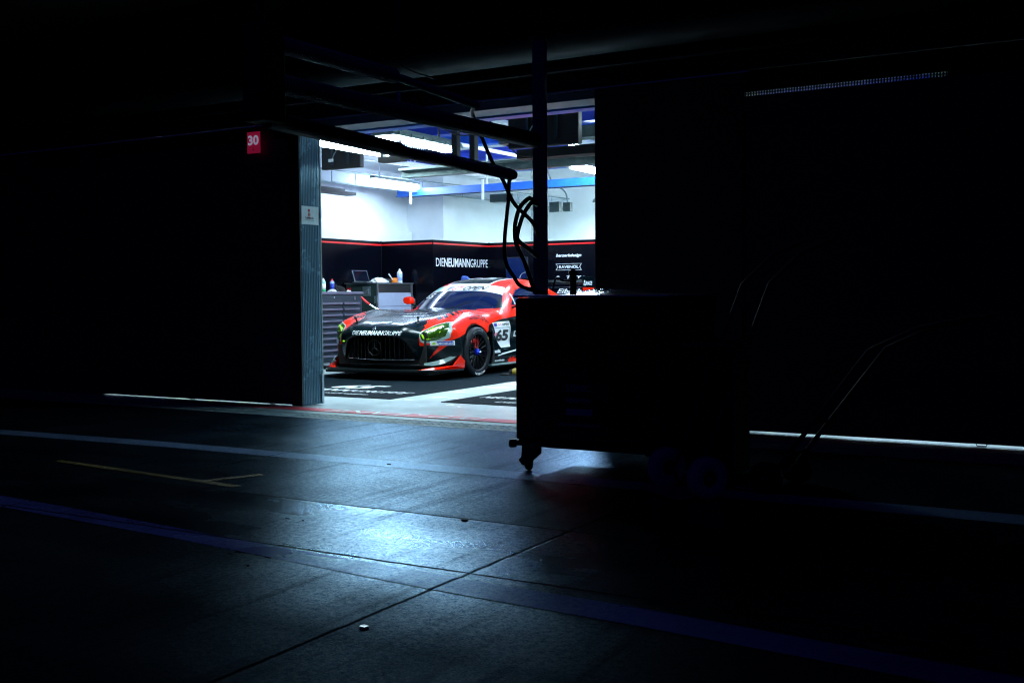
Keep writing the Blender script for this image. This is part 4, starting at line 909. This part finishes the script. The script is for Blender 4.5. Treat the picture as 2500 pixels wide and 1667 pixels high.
decal('lettering', None, 'pink', (2, .60, .535), Y_, Z_, sd, 1, 1, lift=.006, poly=[(0, 0), (.08, .01), (.08, .045), (0, .035)])
decal('lettering', [('DIE', .0, 0)], 'car_white', (2, 1.16, .51), Y_, Z_, sd, .3, .075)
decal('lettering', [('sonic', .05, 0)], 'car_white', (2, .555, .295), Y_, Z_, sd, .20, .050)
decal('lettering', [('berzerkdesign', .04, 0)], 'car_white', (2, .555, .170), Y_, Z_, sd, .30, .034)
decal('lettering', [('SPARCO', .04, 0)], 'car_white', (.75+.06, 1.345, .97), (-.33, .2, .93), (0, 1, -.25), (-1, 0, 0), .17, .03, lift=.006)
# splitter, dive planes, canards, floor
L_ = lambda mb, n, m, par=None, bevel=0: local_build(mb, n, m, par or car, bevel)
def local_build(mb, n, m, par, bevel=0):
    o = link(n, mb.mesh(n), m, par)
    if bevel: b_ = o.modifiers.new('bevel', 'BEVEL'); b_.width = bevel; b_.segments = 2; b_.limit_method = 'ANGLE'
    return o
half = [(0, -1.12), (.25, -1.115), (.5, -1.08), (.72, -1.01), (.88, -.90), (.98, -.74), (1.02, -.58), (1.03, -.40)]
pl_ = [(-x, y) for x, y in half[:0:-1]]+half+[(.9, -.36), (-.9, -.36)]
L_(MB().prism(pl_, (0, 0, .030), (0, 0, .118)), 'splitter', 'carbon', bevel=.006)
L_(MB().prism([(-.85, -.95), (.85, -.95), (.8, 3.6), (-.8, 3.6)], (0, 0, .03), (0, 0, .085)), 'floor', 'carbon')
for s in (1, -1):
    # red end plate rising from the splitter in front of the wheel
    vs = [(s*.70, -.98, .150), (s*.88, -.86, .152), (s*1.0, -.62, .152), (s*1.03, -.385, .150), (s*1.035, -.38, .245), (s*1.02, -.47, .325), (s*1.0, -.62, .195), (s*.86, -.84, .180)]
    inner = [(x-s*.03, y+.03, z) for x, y, z in vs]; n = len(vs)
    L_(MB().add(vs+inner, [tuple(range(n)), tuple(range(n, 2*n))[::-1]]+[(i, (i+1) % n, n+(i+1) % n, n+i) for i in range(n)]), 'dive_plane', 'car_red', bevel=.004)
    # curved canard over it, its pale tone a painted highlight along the air outlet
    c = MB(); top = []; bot = []
    for k in range(13):
        t = k/12; x = .74+.26*t**.8; y = -.90+.50*t**1.3; z = .225+.0*t+.16*t**2.6; w_ = .055*math.sin(math.pi*min(1, .12+t*.80))+.004; top.append((s*x, y, z+w_*.5)); bot.append((s*(x+.012), y-.012, z-w_*.5))
    fs = [(i, i+1, 13+i+1, 13+i) for i in range(12)]; bk = [(p[0]-s*.01, p[1]+.02, p[2]) for p in top+bot]
    c.add(top+bot+bk, fs+[(26+f_[3], 26+f_[2], 26+f_[1], 26+f_[0]) for f_ in fs]+[(i, i+1, 27+i, 26+i) for i in range(12)]+[(13+i, 39+i, 40+i, 14+i) for i in range(12)]); L_(c, 'canard', 'canard')
L_(MB().prism([(0, 0), (.9, 0), (.9, .02), (0, .02)], (0, .05, 0), (-.45, -1.0, .148)), 'air_dam', 'carbon')
# grille: dark back, slats, ring and star
gr = L_(MB().box((-.72, -.83, .19), (.72, -.80, .63)), 'grille', 'void')
m = MB()
for k in range(-8, 9):
    x = k*.068; w = .44
    if abs(x) > .56: continue
    zt_ = .565-.19*x*x; zb_ = .275; m.box((x-.005, -.925+.35*x*x, zb_), (x+.005, -.84, zt_))
L_(m, 'slat', 'slat', gr)
L_(MB().tube([(-.60+1.2*i/16, -.905+.28*(-.60+1.2*i/16)**2, .262+.012*abs(-1+i/8)) for i in range(17)], .006, 8), 'grille_bar', 'chrome', gr)
L_(MB().tube([(-.66+1.32*i/16, -.925+.26*(-.66+1.32*i/16)**2, .205) for i in range(17)], .007, 8), 'lower_bar', 'rim', gr)
SC = Vector((-.02, -.945, .425))
m = MB().tube([SC+Vector((math.cos(k*math.pi/18)*.105, 0, math.sin(k*math.pi/18)*.105)) for k in range(37)], .0085, 8)
L_(m, 'emblem_ring', 'slat', gr)
m = MB()
for a in (90, 210, 330):
    d = Vector((math.cos(math.radians(a)), 0, math.sin(math.radians(a)))); q = Vector((d.z, 0, -d.x)); m.add([SC+q*.016-Vector((0, .004, 0)), SC-q*.016-Vector((0, .004, 0)), SC+d*.105, SC-Vector((0, .014, 0)), SC+Vector((0, .01, 0))], [(0, 2, 3), (3, 2, 1), (4, 1, 2), (4, 2, 0), (0, 3, 4), (3, 1, 4)])
L_(m, 'emblem_star', 'emblem', gr)
for s in (-1,): L_(MB().lathe([(0, 0), (.016, 0), (.013, .012), (0, .016)], (s*.52-.03, -.925, .50), (0, -1, 0), 12), 'running_light', 'lamp_line')
# bonnet shut line, pins, small badge, mirrors, wiper
def seam(name, pts, r, m):
    out = []
    for a, b, dr in pts:
        hit, n_, i_, d_ = BV.ray_cast(Vector(a), Vector(dr), 3)
        if hit is not None: out.append(hit+(n_ if n_.dot(Vector(dr)) < 0 else -n_)*.0005)
    return L_(MB().tube(out, r, 6), name, m)
seam('shut_line', [((-.60+1.2*i/30, -.905+.30*abs(-.60+1.2*i/30)**2.2, 1.2), None, (0, 0, -1)) for i in range(31)], .0035, 'void')
for s in (1, -1): seam('shut_line', [((s*(.585+.09*math.sin(i/24*2.2)), -.80+1.45*i/24, 1.2), None, (0, 0, -1)) for i in range(25)], .003, 'void')
for s in (1, -1):
    hit, n_, _, _ = BV.ray_cast(Vector((s*.505-.02, -.66, 1.4)), Vector((0, 0, -1)), 2)
    L_(MB().lathe([(0, .002), (.042, .002), (.038, .010), (.014, .012)], hit, n_, 20), 'bonnet_pin_plate', 'rim')
    L_(MB().lathe([(.011, 0), (.013, .05), (.016, .055), (.016, .085), (0, .09)], hit, n_, 12), 'bonnet_pin', 'void')
hit, n_, _, _ = BV.ray_cast(Vector((-.02, -2, .672)), Vector((0, 1, 0)), 3)
L_(MB().lathe([(.012, .002), (.026, .002), (.028, .006), (.022, .009), (.012, .006)], hit, n_, 20), 'badge', 'chrome')
for s in (1, -1):
    mp = [(-.055, -.03), (-.04, -.062), (.03, -.066), (.085, -.045), (.10, .0), (.085, .042), (.02, .056), (-.035, .04)]
    mo = L_(MB().prism(mp, (0, .11, 0), (s*.985, 1.16, 1.035), (s, 0, 0), (0, 0, 1)), 'mirror', 'car_red', bevel=.025)
    L_(MB().prism([(p[0]*.85, p[1]*.85) for p in mp], (0, .004, 0), (s*.985, 1.272, 1.035), (s, 0, 0), (0, 0, 1)), 'mirror_glass', 'chrome', mo)
    L_(MB().tube([(s*.80, 1.24, .92), (s*.90, 1.22, .945), (s*.97, 1.22, .985)], [.018, .014, .016], 10), 'mirror_arm', 'carbon', mo)
seam('wiper', [((.05+.30*i/12, .62+.22*(i/12)**1.5, 1.6), None, (0, 0, -1)) for i in range(13)], .006, 'void')
# tow strap standing on the far wing
hit, n_, _, _ = BV.ray_cast(Vector((-.80, .18, 1.5)), Vector((0, 0, -1)), 2)
tw = L_(MB().lathe([(0, 0), (.03, 0), (.026, .018), (0, .022)], hit, n_, 16), 'filler_valve', 'red_plastic')
L_(MB().tube([hit+Vector((-.0, 0, .015)), hit+Vector((-.07, -.03, .055)), hit+Vector((-.12, -.05, .09))], [.014, .012, .010], 10), 'valve_stem', 'chrome', tw)
L_(MB().tube([hit+Vector((-.12, -.05, .09)), hit+Vector((-.19, -.09, .155)), hit+Vector((-.225, -.11, .20))], [.014, .016, .012], 10), 'valve_handle', 'red_plastic', tw)
# wheels
def wheel(cx, cy, R=.34, w=.30, s=1):
    c0 = Vector((cx, cy, R)); A = (s, 0, 0); r = R
    t = L_(MB().lathe([(.232, -w), (r*.93, -w), (r, -w*.9), (r, -.035), (r*.985, -.012), (r*.93, .004), (r*.80, .012), (.250, .006), (.236, -.004), (.232, -.02)], c0, A, 64), 'wheel', 'tyre')
    L_(MB().lathe([(.233, -.001), (.238, -.006), (.226, -.02), (.222, -.10), (.220, -w)], c0, A, 48), 'rim', 'rim', t)
    L_(MB().lathe([(.222, -.13), (.0, -.13)], c0, A, 48), 'wheel_well', 'void', t)
    L_(MB().lathe([(.06, -.095), (.185, -.095), (.185, -.115), (.06, -.115)], c0, A, 40), 'brake_disc', 'rim', t)
    m = MB(); a_ = Vector((0, 1, 0)); b_ = Vector((0, 0, 1)); S_ = Vector((s, 0, 0))
    for k in range(9):
        for f in (-1, 1):
            t0 = 2*math.pi*k/9+.2; t1 = t0+f*.16
            p = c0+(a_*math.cos(t0)+b_*math.sin(t0))*.045-S_*.035; q = c0+(a_*math.cos(t1)+b_*math.sin(t1))*.222-S_*.018; m.tube([p, p.lerp(q, .5)-S_*.006, q], [.010, .007, .009], 6)
    L_(m, 'spoke', 'rim', t)
    L_(MB().lathe([(0, .035), (.016, .035), (.018, .012), (.040, .008), (.046, -.02), (.052, -.05)], c0, A, 12), 'hub_nut', 'hub_blue', t)
    L_(MB().lathe([(0, .050), (.014, .048), (.016, .034)], c0, A, 12), 'hub_tip', 'chrome', t)
    m = MB(); m.tube([c0+(a_*math.cos(x)+b_*math.sin(x))*.155-S_*.075 for x in (1.0, 1.2, 1.4, 1.57, 1.74, 1.95, 2.15)], .032, 8)
    L_(m, 'caliper', 'caliper', t)
    m = MB()
    for x in (-.030, .032): m.tube([c0+Vector((s*(-.03), x*1.0, .075)), c0+Vector((s*(-.025), x*1.25, .13)), c0+Vector((s*(-.025), x*.8, .20))], .006, 6)
    m.tube([c0+Vector((s*-.03, -.030, .075)), c0+Vector((s*-.028, 0, .055)), c0+Vector((s*-.03, .032, .075))], .008, 6)
    L_(m, 'wheel_marking', 'caliper', t)
    # white side-wall lettering set on an arc
    def arc(txt, a0, span, rr=.302, hh=.026, m='white_letter'):
        vv, ff = words([(txt, .03, 0)], 1, 1); out = []
        for a, b in vv:
            th_ = a0+s*span*a; rad = rr-hh*.5+hh*(b if True else 1-b); out.append(c0+Vector((s*.0125, math.cos(th_)*rad, math.sin(th_)*rad)))
        me = bpy.data.meshes.new('lettering'); me.from_pydata([tuple(p) for p in out], [], ff); return link('lettering', me, m, t)
    arc('MICHELIN', math.radians(-60), math.radians(-50), .292, .030) if s > 0 else None
    arc('MICHELIN', math.radians(120), math.radians(-50), .292, .022, 'steel') if s > 0 else None
    arc('-', math.radians(40), math.radians(-7), .30, .022, 'yellow') if s > 0 else None
    return t
for s in (1, -1):
    wheel(s*1.0, 0, .34, .30, s); wheel(s*1.01, 2.665, .345, .31, s)
for wy in (0, 2.665):
    for s in (1, -1):
        # inner arch liner
        pts = []; n = 26; vs = []; fs = []
        for k in range(n+1):
            a = math.radians(-20+220*k/n)
            for xx in (.60, .955): vs.append((s*xx, wy+math.cos(a)*.383, .33+math.sin(a)*.383))
        fs = [(2*k, 2*k+1, 2*k+3, 2*k+2) for k in range(n)]+[tuple(range(0, 2*n+2, 2))]
        L_(MB().add(vs, fs, True), 'arch_liner', 'void')
# sill blade and the small roller under the floor
L_(MB().prism([(.42, 0), (1.9, 0), (1.9, .02), (.42, .02)], (.10, 0, 0), (.86, 0, .128), (0, 1, 0), (0, 0, 1)), 'side_skirt', 'car_silver', bevel=.004)
# rear wing with end plates
rw = L_(MB().prism([(0, .0), (.10, -.018), (.22, -.01), (.34, .035), (.34, .045), (.20, .012), (.08, .012)], (1.84, 0, 0), (-.92, 3.32, 1.30), (0, 1, 0), (0, 0, 1)), 'rear_wing', 'carbon')
for z in (1.215, 1.275): L_(MB().box((-.918, 3.36, z), (.918, 3.40, z+.012)), 'wing_strip', 'tool_grey', rw)
for s in (1, -1):
    ep = L_(MB().box((s*.922, 3.29, 1.16), (s*.937, 3.70, 1.395)), 'end_plate', 'car_black', rw, bevel=.004)
    L_(MB().box((s*.9375, 3.292, 1.162), (s*.941, 3.698, 1.215)), 'red_band', 'car_red', ep)
    L_(MB().tube([(s*.30, 3.35, 1.31), (s*.30, 3.2, 1.30), (s*.30, 3.05, 1.16), (s*.30, 3.0, .95)], .018, 8), 'wing_mount', 'carbon', rw)
ep = [o for o in rw.children if o.name.startswith('end_plate')][0]
vv, ff = words([('PACE', .04, 0)], .21, .06); me = bpy.data.meshes.new('lettering'); me.from_pydata([(.942, 3.40+a, 1.255+b) for a, b in vv], [], ff); link('lettering', me, 'white_letter', ep)
m = MB()
for y, z in ((3.345, 1.31), (3.325, 1.265), (3.365, 1.265)): m.tube([(.942, y+.014*math.cos(k*math.pi/6), z+.018*math.sin(k*math.pi/6)) for k in range(13)], .003, 5)
L_(m, 'logo_mark', 'white_letter', ep)
# ------------------------------------------------------------------ floor roller and kerb things beside the car
jk = empty('floor_roller', (-7.35, 12.75, .01), 'small yellow roller jack on the mat behind the front wheel', 'jack')
MB().lathe([(.012, -.035), (.045, -.035), (.05, -.02), (.05, .02), (.045, .035), (.012, .035)], (-7.40, 12.78, .06), (1, .1, 0), 20).build('roller', 'yellow', jk)
MB().tube([(-7.46, 12.78, .06), (-7.31, 12.78, .06)], .010, 8).lathe([(0, 0), (.014, 0), (.014, .02), (0, .02)], (-7.33, 12.78, .06), (1, 0, 0), 12).build('axle', 'chrome', jk)
MB().box((-7.62, 12.73, .0135), (-7.33, 12.83, .03)).box((-7.48, 12.74, .03), (-7.462, 12.82, .09)).build('frame', 'matt_black', jk)
